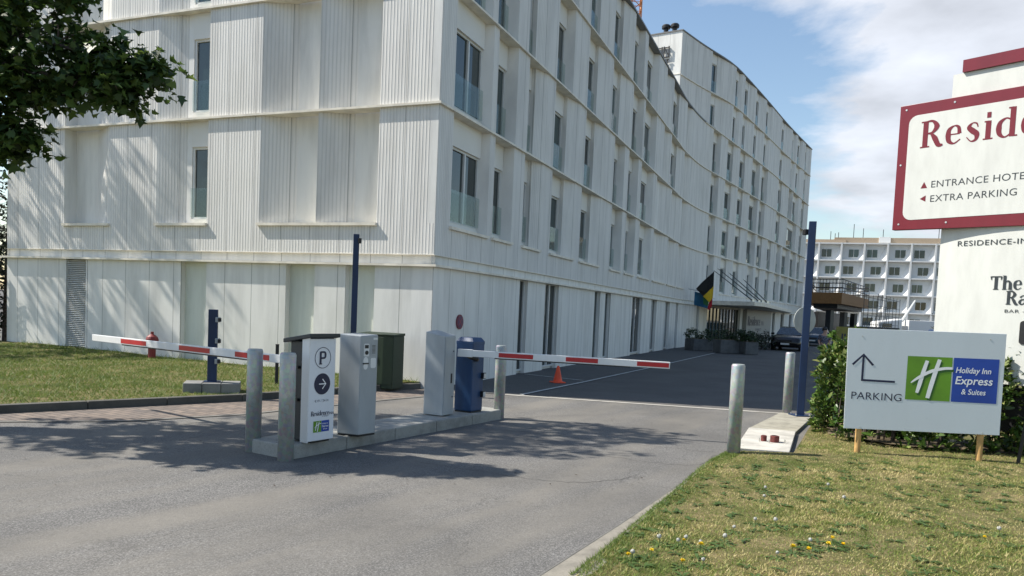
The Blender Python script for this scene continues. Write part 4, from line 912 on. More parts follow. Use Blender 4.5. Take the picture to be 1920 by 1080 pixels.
m_ = MB(); plate(m_, plP, rect(.81, 5.302, 2.9, 5.47), -.10, -.02); m_.build('maroon_cap', M['maroon'], py)
tx = MB(); text_into(tx, plB, 'RESIDENCE-INN', .88, 2.885, .075, .006, wide=1.26, space=1.08)
tx.build('web_lettering', M['pylon_ink'], pbo)
tx = MB(); serif(tx, plB, 'The', 1.36, 2.275, .18, .005, space=.98, bold=1.2); serif(tx, plB, 'Ra', 1.565, 2.075, .18, .005, space=.98, bold=1.2); text_into(tx, plB, 'BAR -', 1.555, 1.965, .045, .006, wide=1.5, space=1.1)
for m0 in range(1): pass
tx.build('bar_lettering', M['pylon_ink'], pbo)
m_ = MB(); plate(m_, plB, rrect(1.76, 1.55, 2.1, 1.86, .04), .0, .012); m_.build('black_panel', M['black'], pbo)
fp_ = thing('fence_post', (6.36, 9.45, 0), 'dark leaning metal fence post at the right picture edge beside the hedge', 'post')
MB().tube([(6.37, 9.45, -.05), (6.50, 9.43, 1.25)], .022, 8).build('stake', M['black'], fp_)
# ------------------------------------------------------------------ planting helpers
def leaf_mesh(name, cen, nrm, size, shape, mat, parent=None, kind=None, droop=None, bend=0.0):
    """many small leaf polygons: shape is an outline in (across, along) units"""
    n = len(cen); cen = np.asarray(cen, float); nrm = np.asarray(nrm, float); nrm /= np.linalg.norm(nrm, axis=1)[:, None]
    a = rng.normal(size=(n, 3)) if droop is None else np.asarray(droop, float)
    t = a-(a*nrm).sum(1)[:, None]*nrm; t /= np.linalg.norm(t, axis=1)[:, None]+1e-9; b = np.cross(nrm, t)
    sh = np.array(shape, float); k = len(sh); size = np.broadcast_to(size, (n,))
    V = cen[:, None, :]+size[:, None, None]*(sh[None, :, 0, None]*b[:, None, :]+sh[None, :, 1, None]*t[:, None, :]-bend*(sh[None, :, 1, None]**2)*nrm[:, None, :]+(np.abs(sh[None, :, 0, None])*.5)*nrm[:, None, :])
    V = V.reshape(-1, 3)
    if parent: V = V-np.array(origin_of(parent))
    me = bpy.data.meshes.new(name); me.vertices.add(n*k); me.vertices.foreach_set('co', V.ravel())
    me.loops.add(n*k); me.loops.foreach_set('vertex_index', np.arange(n*k)); me.polygons.add(n)
    me.polygons.foreach_set('loop_start', np.arange(n)*k); me.polygons.foreach_set('loop_total', np.full(n, k)); me.materials.append(mat); me.update(); me.validate()
    o = bpy.data.objects.new(name, me); COL.objects.link(o)
    if parent: o.parent = parent
    if kind: o['kind'] = kind
    return o
MAPLE = [(0, -.1), (.22, -.05), (.52, .12), (.34, .28), (.62, .55), (.28, .55), (0, 1), (-.28, .55), (-.62, .55), (-.34, .28), (-.52, .12), (-.22, -.05)]
OVAL = [(0, 0), (.2, .25), (.22, .55), (.1, .88), (0, 1), (-.1, .88), (-.22, .55), (-.2, .25)]
def clusters(cs, r_, m):
    """m leaves in a fuzzy ball round each centre"""
    cs = np.asarray(cs, float); c = np.repeat(cs, m, 0); d = rng.normal(size=c.shape); d /= np.linalg.norm(d, axis=1)[:, None]
    p = c+d*(rng.random(len(c))**.5*r_)[:, None]*np.array([1, 1, .7]); n = d*.5+rng.normal(size=c.shape)*.45+np.array([0, 0, .9]); return p, n
def in_blob(c, r_, n, shell=.45):
    d = rng.normal(size=(n, 3)); d /= np.linalg.norm(d, axis=1)[:, None]
    return np.array(c)+d*np.array(r_)*(shell+(1-shell)*rng.random((n, 1)))
def limb(mb, a, b, r0_, r1_, wob=.15, n=6):
    a, b = Vector(a), Vector(b); pts = []
    for i in range(n+1):
        t = i/n; p = a.lerp(b, t); k = wob*math.sin(math.pi*t); pts.append(p+Vector((random.uniform(-k, k), random.uniform(-k, k), random.uniform(-k, k)+k*.6)))
    mb.tube(pts, [r0_+(r1_-r0_)*i/n for i in range(n+1)], 7); return pts
def tree(name, base, h, r_, blobs, leaf, per, mat, lab, cat, group=None, extra=(), shape=MAPLE, crad=.32, shell=.45):
    t = thing(name, base, lab, cat, group); bk = MB(); B = Vector(base)
    limb(bk, B-Vector((0, 0, .1)), B+Vector((0, 0, h)), r_, r_*.6, .08)
    cs = []
    for c, rr, n in blobs:
        q = in_blob(c, rr, n, shell); cs.append(q); limb(bk, B+Vector((0, 0, h*random.uniform(.6, 1))), c, r_*.4, r_*.12, .3)
        for e in q[:max(4, n//9)]: limb(bk, c, e, r_*.10, .008, .15, 4)
    for pts in extra:
        pts = smooth_pts3(pts, 6); bk.tube(pts, list(np.linspace(r_*.22, .008, len(pts))), 6)
        for i in range(3, len(pts)):
            f = i/len(pts); w_ = .08+.26*(1-f)
            q = np.array(pts[i])+rng.normal(size=(3, 3))*w_*np.array([1, .8, .8]); cs.append(q)
            for e in q[:2]: limb(bk, pts[i], e, .012, .005, .06, 3)
    p, n = clusters(np.concatenate(cs), crad, per)
    bk.build('trunk', M['bark'], t, smooth=True)
    leaf_mesh('crown', p, n, leaf*(.7+.6*rng.random(len(p))), shape, mat, t, bend=.25); return t
def smooth_pts3(P, n):
    P = [P[0]]+list(P)+[P[-1]]; out = []
    for i in range(1, len(P)-2):
        for j in range(n):
            t = j/n; p0, p1, p2, p3 = P[i-1], P[i], P[i+1], P[i+2]
            out.append(tuple(.5*((2*p1[c])+(-p0[c]+p2[c])*t+(2*p0[c]-5*p1[c]+4*p2[c]-p3[c])*t*t+(-p0[c]+3*p1[c]-3*p2[c]+p3[c])*t**3) for c in range(3)))
    out.append(tuple(P[-2])); return out
# maple whose low boughs hang into the picture at upper left
tree('maple_tree', (-9.8, 9.6, 0), 5.2, .20,
     [((-7.6, 11.4, 7.7), (2.6, 1.7, 1.4), 110), ((-9.5, 11.2, 8.8), (2.6, 1.8, 1.8), 110), ((-6.3, 11.9, 8.0), (1.7, 1.0, .8), 60), ((-10.5, 9.9, 6.6), (2.2, 1.3, 1.2), 110), ((-8.6, 10.3, 6.1), (1.5, .9, .7), 50)],
     .098, 20, M['maple'], 'leafy green maple with boughs hanging into the upper left corner', 'tree',
     extra=[[(-9.8, 9.6, 4.4), (-7.0, 8.9, 4.75), (-5.6, 8.6, 4.5), (-4.75, 8.5, 4.3), (-3.98, 8.5, 4.12)],
            [(-7.0, 8.9, 4.75), (-6.0, 8.6, 4.35), (-5.1, 8.5, 4.02), (-4.75, 8.5, 4.0), (-4.3, 8.5, 3.86)],
            [(-7.4, 8.9, 4.7), (-6.4, 8.6, 4.9), (-5.6, 8.5, 5.0), (-4.85, 8.5, 4.95)],
            [(-8.2, 9.0, 4.3), (-7.0, 8.6, 4.0), (-6.3, 8.5, 3.75), (-5.75, 8.5, 3.48), (-5.5, 8.5, 3.32)],
            [(-7.6, 8.9, 4.2), (-6.4, 8.5, 4.05), (-5.9, 8.5, 3.95), (-5.5, 8.5, 3.9)],
            [(-8.0, 9.0, 4.0), (-6.7, 8.6, 3.7), (-6.2, 8.6, 3.4), (-5.9, 8.6, 3.2)]], crad=.24)
tree('maple_tree', (-19.5, 20.0, .3), 5, .24, [((-18.2, 20.2, 9.5), (2.6, 1.6, 2.6), 95), ((-19.0, 18.6, 7.0), (2.4, 1.6, 2.0), 60), ((-17.4, 20.2, 13.0), (2.0, 1.4, 1.9), 46)], .14, 13, M['maple'], 'tree standing beyond the left end of the hotel front, mostly outside the picture', 'tree', crad=.34)
# dark evergreen screen beyond the building's left end
hg = thing('evergreen_hedge', (-15.5, 21.8, .3), 'dark evergreen hedge at the far left end of the white wall', 'hedge')
p, n = clusters(in_blob((-16.0, 21.9, 2.6), (2.6, 1.3, 2.7), 950, .25), .32, 11); leaf_mesh('foliage', p, n, .15, OVAL, M['dark_leaf'], hg)
m_ = MB(); 
for x in (-16.6, -15.6, -14.7): m_.tube([(x, 22, 0), (x+.1, 22, 4.2)], [.08, .03], 7)
m_.build('stems', M['bark'], hg)
fe = thing('mesh_fence', (-14.9, 20.9, .3), 'dark wire mesh fence panel at the far left end of the wall', 'fence')
m_ = MB()
for i in range(24): m_.box((-15.9+i*.09, 21.1-i*.03, 1.2), (.012, .012, 1.9))
for i in range(10): m_.box((-14.85, 20.75, .35+i*.2), (2.1, .012, .012), -.32)
m_.build('mesh_panel', M['black'], fe); m_ = MB(); m_.box((-13.95, 20.55, 1.2), (.06, .06, 2.2)); m_.box((-15.9, 21.1, 1.2), (.06, .06, 2.2)); m_.build('post', M['black'], fe)

# laurel hedge behind the parking sign
hd = thing('laurel_hedge', (6.5, 10.9, 0), 'dense glossy laurel hedge behind the parking sign', 'hedge')
HP = [(5.5, 12.1), (5.06, 11.2), (5.45, 10.75), (7.3, 10.45), (9.8, 9.9)]
def hedge_pts(n):
    seg = [Vector((*a, 0)) for a in HP]; L_ = [(b-a).length for a, b in zip(seg[:-1], seg[1:])]; out, nr = [], []
    tot = sum(L_)
    for _ in range(n):
        u = random.random()*tot; i = 0
        while u > L_[i]: u -= L_[i]; i += 1
        a, b = seg[i], seg[i+1]; d = (b-a).normalized(); q = Vector((d.y, -d.x, 0)); c = a+d*u
        ang = random.uniform(-.35, math.pi+.35); k = random.uniform(.80, 1.12) if random.random() < .85 else random.uniform(.3, .8)
        hw, hh = .46, .70; sx, sz = math.cos(ang), math.sin(ang); e = 2.6
        rr = (abs(sx)**e+abs(sz)**e)**(-1/e); lump = 1+.13*math.sin(c.x*3.1+c.y*2+sz*2)+.07*math.sin(c.x*7.3+sx*4)
        z = .70+sz*rr*hh*k*lump if sz > -.9 else .1
        if sz < -.1 or random.random() < .22: z = random.uniform(.04, .6); sx = 1 if sx > -.3 else -1
        out.append((c.x+q.x*sx*rr*hw*k*lump, c.y+q.y*sx*rr*hw*k*lump, max(.04, z))); nr.append((q.x*sx, q.y*sx, sz))
    for c in (seg[0],):
        for _ in range(n//9):
            a = random.uniform(0, 2*math.pi); r_ = random.uniform(.2, .42); out.append((c.x+math.cos(a)*r_, c.y+math.sin(a)*r_, random.uniform(.1, 1.35))); nr.append((math.cos(a), math.sin(a), .3))
    return np.array(out), np.array(nr)
c, o_ = hedge_pts(2100)
PER = 8; cc = np.repeat(c, PER, 0); oo = np.repeat(o_, PER, 0)
dirs = rng.normal(size=cc.shape)*.55+oo*.55+np.array([0, 0, .75]); dirs /= np.linalg.norm(dirs, axis=1)[:, None]
side = np.cross(dirs, rng.normal(size=cc.shape)); nn = np.cross(side, dirs); nn += np.array([0, 0, .5])
leaf_mesh('foliage', cc+rng.normal(size=cc.shape)*.02, nn, .105*(.7+.6*rng.random(len(cc))), [(0, 0), (.15, .2), (.2, .5), (.12, .82), (0, 1), (-.12, .82), (-.2, .5), (-.15, .2)], M['laurel'], hd, droop=dirs, bend=.35)
m_ = MB()
for i in range(26):
    q = c[i*40]; m_.tube([(q[0]*.5+.5*q[0], q[1]+.1, -.05), (q[0], q[1], q[2]*.9)], [.014, .005], 5)
for a, b in zip(HP[:-1], HP[1:]):
    for t in (0, .33, .66): m_.tube([(a[0]+(b[0]-a[0])*t, a[1]+(b[1]-a[1])*t, -.05), (a[0]+(b[0]-a[0])*t+.05, a[1]+(b[1]-a[1])*t, 1.0)], [.03, .012], 6)
m_.build('stems', M['bark'], hd)
m_ = MB(); strip(m_, [(5.55, 12.1), (5.18, 11.2), (5.5, 10.82), (7.3, 10.45), (10, 9.85)], .9, .085); struct('soil_bed', m_, M['dirt'])

# ------------------------------------------------------------------ grass
def inside(px, py, poly):
    c = np.zeros(len(px), bool); n = len(poly)
    for i in range(n):
        (x0, y0), (x1, y1) = poly[i], poly[(i+1)%n]
        m_ = ((y0 > py) != (y1 > py)); xi = (x1-x0)*(py-y0)/((y1-y0) if y1 != y0 else 1e-9)+x0; c ^= m_ & (px < xi)
    return c
def blades(name, x, y, z, h, wd, mat, lab=None):
    n = len(x); a = rng.random(n)*2*np.pi; l = (.2+.8*rng.random(n))*h; b = rng.random(n)*2*np.pi
    base = np.stack([x, y, z], 1); s = np.stack([np.cos(a), np.sin(a), np.zeros(n)], 1)*wd/2*(.6+.8*rng.random(n))[:, None]
    tipo = np.stack([np.cos(b)*l*.75, np.sin(b)*l*.75, l*.75], 1); V = np.stack([base-s, base+s, base+tipo], 1).reshape(-1, 3)
    me = bpy.data.meshes.new(name); me.vertices.add(3*n); me.vertices.foreach_set('co', V.ravel()); me.loops.add(3*n); me.loops.foreach_set('vertex_index', np.arange(3*n))
    me.polygons.add(n); me.polygons.foreach_set('loop_start', np.arange(n)*3); me.polygons.foreach_set('loop_total', np.full(n, 3)); me.materials.append(mat); me.update()
    o = bpy.data.objects.new(name, me); COL.objects.link(o); o['kind'] = 'stuff'; o['label'] = lab; o['category'] = 'grass'; return o
def zr(x, y): return np.array([z_right(a, b) for a, b in zip(x, y)])
LAWN = KE+[(2.95, 9.76), (3.66, 9.60), (5.48, 13.5), (5.0, 10.7), (7.5, 10.0), (8, 9.5), (7.0, 5), (5.5, 3.6), (1, 3.0), (-.45, 3.0)]
xs, ys = [], []
x = rng.uniform(-.6, 8, 560000); y = rng.uniform(3, 11.5, 560000)
patch = .5+.5*np.sin(x*2.1+1.3*np.sin(y*1.7))*np.sin(y*2.6+.8*np.sin(x*3.1)); keep = inside(x, y, LAWN) & (rng.random(len(x)) < (.45+.55*patch)*np.clip(5.2/y, .3, 1.0))
x, y, pt = x[keep], y[keep], patch[keep]
blades('lawn_grass', x, y, zr(x, y), .018+.028*pt, .0065, M['grass'], 'patchy half dry lawn grass beside the drive')
# taller fringe along the kerb and round the sign posts
k = 9000; t = rng.random(k)*(len(KE)-3); i = t.astype(int)+2; f = t-t.astype(int); KA = np.array(KE); x = KA[i, 0]*(1-f)+KA[np.minimum(i+1, len(KE)-1), 0]*f+rng.random(k)**2*.22-.03; y = KA[i, 1]*(1-f)+KA[np.minimum(i+1, len(KE)-1), 1]*f
blades('fringe_grass', x, y, zr(x, y), .045, .006, M['grass_left'], 'green grass fringe along the drive edge')
x = rng.uniform(-15, -1.8, 160000); y = rng.uniform(8, 20, 160000); keep = inside(x, y, [(-9.5, 8.5), (-7.03, 10.38), (-5.41, 11.9), (-4.55, 12.7), (-2.77, 15.02), (-1.98, 15.75), (-13.7, 20.4), (-15, 18)])
x, y = x[keep], y[keep]; z = np.array([z_left(a, b) for a, b in zip(x, y)]); blades('bank_grass', x, y, z, .085, .010, M['grass_left'], 'green grass bank before the left wall')
t = rng.random(1500); x = -1.9-.929*12*t; y = 15.78+.369*12*t-rng.random(1500)*.25; z = np.array([z_left(a, b) for a, b in zip(x, y)]); blades('wall_grass', x, y, z, .24*(.3+.7*rng.random(1500)), .010, M['grass_left'], 'longer weeds at the foot of the left wall')
# dandelions, one by one
def weed(name, lab, head):
    t = thing(name, (0, 0, 0), lab, 'dandelion', 'dandelions on the lawn')
    a = np.linspace(0, 2*np.pi, 9)[:-1]+.2; d = np.stack([np.cos(a), np.sin(a), np.full(8, .22)], 1)
    leaf_mesh('leaf_rosette', np.zeros((8, 3)), np.stack([-.2*np.cos(a), -.2*np.sin(a), np.ones(8)], 1), .10*(.7+.5*rng.random(8)), [(0, 0), (.08, .2), (.04, .3), (.14, .5), (.07, .58), (.16, .8), (0, 1), (-.16, .8), (-.07, .58), (-.14, .5), (-.04, .3), (-.08, .2)], M['weed'], t, droop=d, bend=.25)
    MB().tube([(0, 0, 0), (.004, 0, .03), (0, .004, .050)], .0025, 5).build('stem', M['weed'], t)
    if head == 'petal':
        n = 34; a = rng.random(n)*2*np.pi; el = rng.random(n)*1.1; d = np.stack([np.cos(a)*np.cos(el), np.sin(a)*np.cos(el), np.sin(el)+.15], 1)
        leaf_mesh('flower', np.tile([0, .004, .050], (n, 1)), np.cross(d, rng.normal(size=(n, 3))), .024, [(-.12, 0), (.12, 0), (.16, .9), (-.16, .9)], M['petal'], t, droop=d)
    else:
        n = 120; d = rng.normal(size=(n, 3)); d /= np.linalg.norm(d, axis=1)[:, None]; leaf_mesh('seed_head', np.array([0, .004, .060])+d*.014, d, .007, [(-.5, -.5), (.5, -.5), (.5, .5), (-.5, .5)], M['puff'], t)
    return t
w1 = weed('dandelion', 'yellow dandelion flower among the lawn grass', 'petal'); w2 = weed('dandelion', 'white dandelion seed head on the lawn', 'seed')
YEL = [(.86, 5.18), (1.20, 5.02), (1.05, 5.30), (1.42, 5.40), (1.33, 5.55), (2.05, 5.32), (2.15, 5.28), (2.36, 5.45), (2.47, 5.47), (2.46, 5.62), (3.75, 5.86), (3.96, 5.62)]
WHI = [(.90, 5.22), (1.35, 5.58), (1.28, 5.5), (1.43, 5.47), (1.15, 5.56), (1.64, 5.58), (1.80, 5.9), (2.2, 6.1), (2.24, 5.5), (1.35, 5.05), (1.9, 5.2), (2.4, 7.0), (2.53, 7.35), (3.98, 6.05), (4.35, 6.0), (4.45, 6.02), (4.35, 5.75), (3.1, 6.9), (2.05, 6.15), (3.2, 7.5)]
for src, lst in ((w1, YEL), (w2, WHI)):
    for i, (x, y) in enumerate(lst):
        o = src if i == 0 else copy_tree(src)
        o.location = (x, y, z_right(x, y)); o.rotation_euler.z = random.uniform(0, 6.2); s = random.uniform(.7, 1.05); o.scale = (s, s, s)
# broad-leaved plantain tufts
n = 420; x = rng.uniform(.8, 6.5, n); y = rng.uniform(4.6, 9.3, n); k = inside(x, y, LAWN); x, y = x[k], y[k]; m = 7; cx_ = np.repeat(np.stack([x, y, zr(x, y)+.004], 1), m, 0); a = rng.random(len(cx_))*2*np.pi
d = np.stack([np.cos(a), np.sin(a), .25+.3*rng.random(len(a))], 1); o = leaf_mesh('lawn_weeds', cx_, np.stack([-.3*np.cos(a), -.3*np.sin(a), np.ones(len(a))], 1), .075*(.5+.8*rng.random(len(a))), [(0, 0), (.12, .3), (.13, .65), (0, 1), (-.13, .65), (-.12, .3)], M['weed'], None, 'stuff', d, .2)
tag(o, 'broad leaved weeds scattered through the lawn', 'weeds')
# dry leaf crumbs on the asphalt near the island
n = 70; x = rng.uniform(-6, 1.5, n); y = rng.uniform(6.0, 9.5, n); o = leaf_mesh('fallen_crumbs', np.stack([x, y, np.full(n, .006)], 1), np.tile([0, 0, 1.], (n, 1))+rng.normal(size=(n, 3))*.2, .028*(.4+rng.random(n)), OVAL, M['bark'], None, 'stuff'); tag(o, 'dry leaf crumbs lying on the asphalt', 'litter')

# ------------------------------------------------------------------ by the hotel entrance
def planter(loc, sx, sy, h, rz, lab):
    t = thing('planter', loc, lab, 'planter', 'grey planters before the entrance')
    m_ = MB(); m_.box((loc[0], loc[1], h/2), (sx, sy, h), rz); m_.build('trough', M['planter'], t, bevel=.02)
    m_ = MB(); m_.box((loc[0], loc[1], h+.01), (sx-.12, sy-.12, .03), rz); m_.build('soil', M['dirt'], t)
    cs = np.array(loc)+np.stack([rng.uniform(-sx/2, sx/2, 60), rng.uniform(-sy/2, sy/2, 60), h+rng.random(60)**1.2*.5], 1); p, n = clusters(cs, .16, 14)
    leaf_mesh('shrub', p, n, .11, OVAL, M['shrub'], t)
planter((10.1, 41.1, 0), 1.5, .7, .62, .5, 'grey planter with green shrubs nearest the flag')
planter((11.2, 39.4, 0), 1.5, .7, .68, .35, 'grey planter with shrubs in the middle before the glass doors')
planter((12.1, 39.1, 0), .75, .7, .64, .3, 'small square grey planter with a bushy shrub right of the others')
for x, y, lab in ((14.0, 44.6, 'dark mounded shrub just right of the small square planter'), (15.3, 46.8, 'dark mounded shrub before the lettered wall, second from the planters'), (16.4, 49.4, 'dark mounded shrub behind the black car')):
    sh = thing('shrub', (x, y, 0), lab, 'shrub', 'dark shrubs along the entrance wall')
    p, n = clusters(in_blob((x, y, .5), (.9, .9, .62), 40, .5), .22, 10); leaf_mesh('foliage', p, n, .14, OVAL, M['dark_leaf'], sh)
    MB().tube([(x, y, -.05), (x, y+.1, .9)], [.04, .02], 6).build('stem', M['bark'], sh)
# flags and flagpoles above the canopy
def flagpole(a, b, lab):
    t = thing('flagpole', b, lab, 'flagpole', 'slanting flagpoles on the entrance canopy'); MB().tube([b, a], [.035, .02], 8).build('pole', M['anthracite'], t); MB().lathe([(0, -.05), (.05, -.02), (.05, .02), (0, .05)], a, 10).build('finial', M['steel'], t)
    m_ = MB(); m_.box((b[0], b[1], b[2]-.01), (.16, .16, .14), .4); m_.build('foot', M['steel'], t); return t
FP = [((11.50, 44.3, 4.50), (14.2, 45.6, 2.93), 'slanting flagpole on the canopy carrying the black yellow and red flag'), ((11.78, 44.6, 4.66), (14.75, 46.2, 2.93), 'bare slanting flagpole just behind the flag'),
      ((12.60, 45.2, 4.48), (15.3, 47.2, 2.93), 'bare slanting flagpole, third from the flag'), ((13.9, 46.6, 4.2), (16.0, 48.4, 2.93), 'bare slanting flagpole farthest from the flag')]
for a, b, l in FP: flagpole(a, b, l)
def cloth(mb, corner, u_, v_, nu, nv, u0, u1, amp, ph):
    C_ = Vector(corner); U, V_ = Vector(u_), Vector(v_); vs = []
    for j in range(nv+1):
        for i in range(nu+1):
            u = u0+(u1-u0)*i/nu; v = j/nv; vs.append(C_+U*u+V_*v+Vector((-.3, -.95, 0))*amp*math.sin(u*7+v*2.2+ph)*(.3+v))
    mb.add(vs, [(j*(nu+1)+i, j*(nu+1)+i+1, (j+1)*(nu+1)+i+1, (j+1)*(nu+1)+i) for j in range(nv) for i in range(nu)])
fl = thing('flag', (11.4, 44.2, 4.3), 'black yellow and red striped flag hanging limp before the entrance', 'flag')
# limp flag: stripes fall diagonally from the pole
plF = lambda s_, z: (10.47+s_*.98, 44.2-.1*s_, z)
def fpoly(nm, pts, mat, par):
    m_ = MB(); n = len(pts); V_ = []
    for k_, off in ((0, 0), (1, .035)):
        V_ += [(plF(a, z)[0]+.03*math.sin(z*9), plF(a, z)[1]-off+.10*math.sin(a*8+z*1.3), z) for a, z in pts]
    m_.add(V_, [list(range(n))[::-1], list(range(n, 2*n))]+[(i, (i+1)%n, n+(i+1)%n, n+i) for i in range(n)]); return m_.build(nm, mat, par)
fpoly('black_stripe', [(-.02, 3.42), (.42, 3.02), (.62, 3.2), (.95, 3.62), (.98, 4.50), (.86, 4.38), (.62, 4.12), (.3, 3.8)], M['fl_black'], fl)
fpoly('yellow_stripe', [(.42, 3.02), (.80, 2.68), (.92, 2.95), (.96, 3.62), (.62, 3.2)], M['fl_yellow'], fl)
fpoly('red_stripe', [(.80, 2.68), (.70, 2.30), (.80, 2.22), (.93, 2.45), (.97, 3.2), (.92, 2.95)], M['fl_red'], fl)
f2_ = thing('flag', (10.6, 44.4, 3.2), 'blue and green flag hanging behind the striped flag', 'flag')
m_ = MB(); cloth(m_, (10.48, 44.55, 3.28), (.82, 0, -.18), (.0, 0, -.78), 10, 8, 0, 1, .09, .5); m_.build('blue_cloth', M['fl_blue'], f2_)
m_ = MB(); m_.add([(10.95, 44.42, 3.05), (11.3, 44.4, 2.85), (11.25, 44.4, 2.45), (10.98, 44.42, 2.6)], [(0, 1, 2, 3)]); m_.build('green_patch', M['fl_green'], f2_)
MB().tube([(10.1, 44.5, 3.42), (11.3, 44.9, 3.26), (12.2, 46.6, 2.95)], .022, 8).build('pole', M['steel'], f2_)

# ------------------------------------------------------------------ cars, person
def car(loc, rz, paint, lab, s=1.0):
    t = thing('parked_car', (0, 0, 0), lab, 'car')
    xs_ = [-2.25, -2.18, -1.9, -1.45, -.9, -.2, .5, 1.0, 1.5, 1.95, 2.2]      # front at -x
    bel = [.55, .72, .82, .90, .95, .97, .98, .98, .97, .94, .80]; wid = [.70, .80, .87, .90, .91, .91, .91, .91, .90, .86, .74]; bot = [.32, .24, .2, .2, .2, .2, .2, .2, .2, .24, .34]
    m_ = MB(); prof = []
    for x_, b_, w_, z0 in zip(xs_, bel, wid, bot):
        ring = [(-w_*.92, z0), (-w_, z0+.12), (-w_*1.01, (z0+b_)/2), (-w_*.96, b_-.05), (-w_*.80, b_), (0, b_+.035), (w_*.80, b_), (w_*.96, b_-.05), (w_*1.01, (z0+b_)/2), (w_, z0+.12), (w_*.92, z0)]
        prof.append([(x_, y_, z_) for y_, z_ in ring])
    k_ = 11; vs = [v for r_ in prof for v in r_]; fs = [(i*k_+j, i*k_+(j+1)%k_, (i+1)*k_+(j+1)%k_, (i+1)*k_+j) for i in range(len(prof)-1) for j in range(k_)]
    m_.add(vs, fs+[list(range(k_))[::-1], list(range((len(prof)-1)*k_, len(prof)*k_))]); bo = m_.build('body', paint, t, smooth=True)
    cab = [(-1.0, .97, .74), (-.25, 1.40, .60), (.3, 1.455, .60), (.95, 1.42, .58), (1.75, 1.0, .70)]
    m_ = MB(); vs = []
    for x_, z_, w_ in cab: vs += [(x_, -w_, z_), (x_, w_, z_)]
    lowv = [(x_, sy*.82, .94) for x_, _, _ in cab for sy in (-1, 1)]
    m_.add(vs+lowv, [(2*i, 2*i+2, 2*i+3, 2*i+1) for i in range(1, 3)]); m_.add([(x_, y_*.99, z_) for x_, y_, z_ in vs[2:8]], [(0, 2, 3, 1), (2, 4, 5, 3)]); m_.build('roof', paint, t, smooth=True)
    def pan(nm, vv): MB().add(vv, [list(range(len(vv)))]).build(nm, M['carglass'], t)
    pan('windscreen', [vs[0], vs[1], vs[3], vs[2]]); pan('rear_window', [vs[6], vs[7], vs[9], vs[8]])
    for e, sy in ((0, -1), (1, 1)): pan('side_window', [(-.98, sy*.76, .96), vs[2+e], vs[4+e], vs[6+e], (1.7, sy*.72, .97)])
    for x_ in (-1.4, 1.35):
        for sy in (-1, 1):
            m_ = MB(); m_.tube([(x_, sy*.90, .33), (x_, sy*.70, .33)], .33, 20); wl = m_.build('wheel', M['tyre'], t); m_ = MB(); m_.tube([(x_, sy*.915, .33), (x_, sy*.88, .33)], .21, 16); m_.build('rim', M['steel'], wl)
    for sy in (-1, 1):
        MB().add([(-2.20, sy*.45, .62), (-2.10, sy*.78, .64), (-1.98, sy*.83, .74), (-2.16, sy*.50, .73)], [(0, 1, 2, 3)]).build('headlight', M['lamp'], t)
        m_ = MB(); m_.box((-.75, sy*.98, 1.0), (.12, .2, .12)); m_.build('mirror', paint, t, bevel=.02)
    m_ = MB(); m_.box((-2.265, 0, .42), (.02, .5, .11)); m_.build('number_plate', M['plate'], t); m_ = MB(); m_.box((-2.24, 0, .60), (.03, .75, .12)); m_.build('grille', M['black'], t)
    t.location = loc; t.rotation_euler.z = rz; t.scale = (s, s, s); return t
car((17.5, 48.0, 0), R(62), M['car'], 'black car facing the camera beside the hotel wall')
car((24.1, 60.5, 0), R(60), M['carblue'], 'blue grey car parked farther back behind the tall blue post')
def skin_body(name, verts, edges, radii, mat, parent, root=0):
    me = bpy.data.meshes.new(name); o0 = origin_of(parent); me.from_pydata([Vector(v)-o0 for v in verts], edges, []); me.materials.append(mat)
    o = bpy.data.objects.new(name, me); COL.objects.link(o); o.parent = parent; o.modifiers.new('skin', 'SKIN'); 
    for i, r_ in enumerate(radii): me.skin_vertices[0].data[i].radius = (r_, r_*.85)
    for i in range(len(verts)): me.skin_vertices[0].data[i].use_root = (i == root)
    s_ = o.modifiers.new('sub', 'SUBSURF'); s_.levels = 1; s_.render_levels = 2; return o
px_, py_ = 12.75, 31.2; k = .87
pe = thing('person', (px_, py_, 0), 'person in a patterned dark top standing behind the hedge end', 'person')
def P_(x, y, z): return (px_+x*k, py_+y*k, z*k)
skin_body('body', [P_(0, 0, .95), P_(0, 0, 1.2), P_(0, 0, 1.42), P_(0, -.02, 1.52), P_(0, -.03, 1.62), P_(0, -.03, 1.72), P_(.2, 0, 1.42), P_(.25, .02, 1.15), P_(.22, -.1, .92), P_(.215, -.12, .82), P_(-.2, 0, 1.42), P_(-.25, .02, 1.15), P_(-.22, -.1, .92), P_(-.215, -.12, .82), P_(.1, 0, .9), P_(.11, -.02, .5), P_(.11, .02, .08), P_(.12, -.14, .03), P_(-.1, 0, .9), P_(-.11, -.02, .5), P_(-.11, .02, .08), P_(-.12, -.14, .03)],
          [(0,1),(1,2),(2,3),(3,4),(4,5),(2,6),(6,7),(7,8),(8,9),(2,10),(10,11),(11,12),(12,13),(0,14),(14,15),(15,16),(16,17),(0,18),(18,19),(19,20),(20,21)],
          [.14,.13,.15,.055,.085,.08,.06,.045,.035,.03,.06,.045,.035,.03,.09,.065,.045,.04,.09,.065,.045,.04], M['skin'], pe)
skin_body('top', [P_(0, 0, .93), P_(0, 0, 1.2), P_(0, 0, 1.43), P_(.2, 0, 1.42), P_(.25, .02, 1.2), P_(-.2, 0, 1.42), P_(-.25, .02, 1.2)], [(0,1),(1,2),(2,3),(3,4),(2,5),(5,6)], [.17,.155,.165,.085,.07,.085,.07], M['cloth'], pe)
skin_body('trousers', [P_(0, 0, .93), P_(.1, 0, .88), P_(.11, -.02, .5), P_(.11, .02, .1), P_(-.1, 0, .88), P_(-.11, -.02, .5), P_(-.11, .02, .1)], [(0,1),(1,2),(2,3),(0,4),(4,5),(5,6)], [.15,.10,.08,.06,.10,.08,.06], M['jeans'], pe)
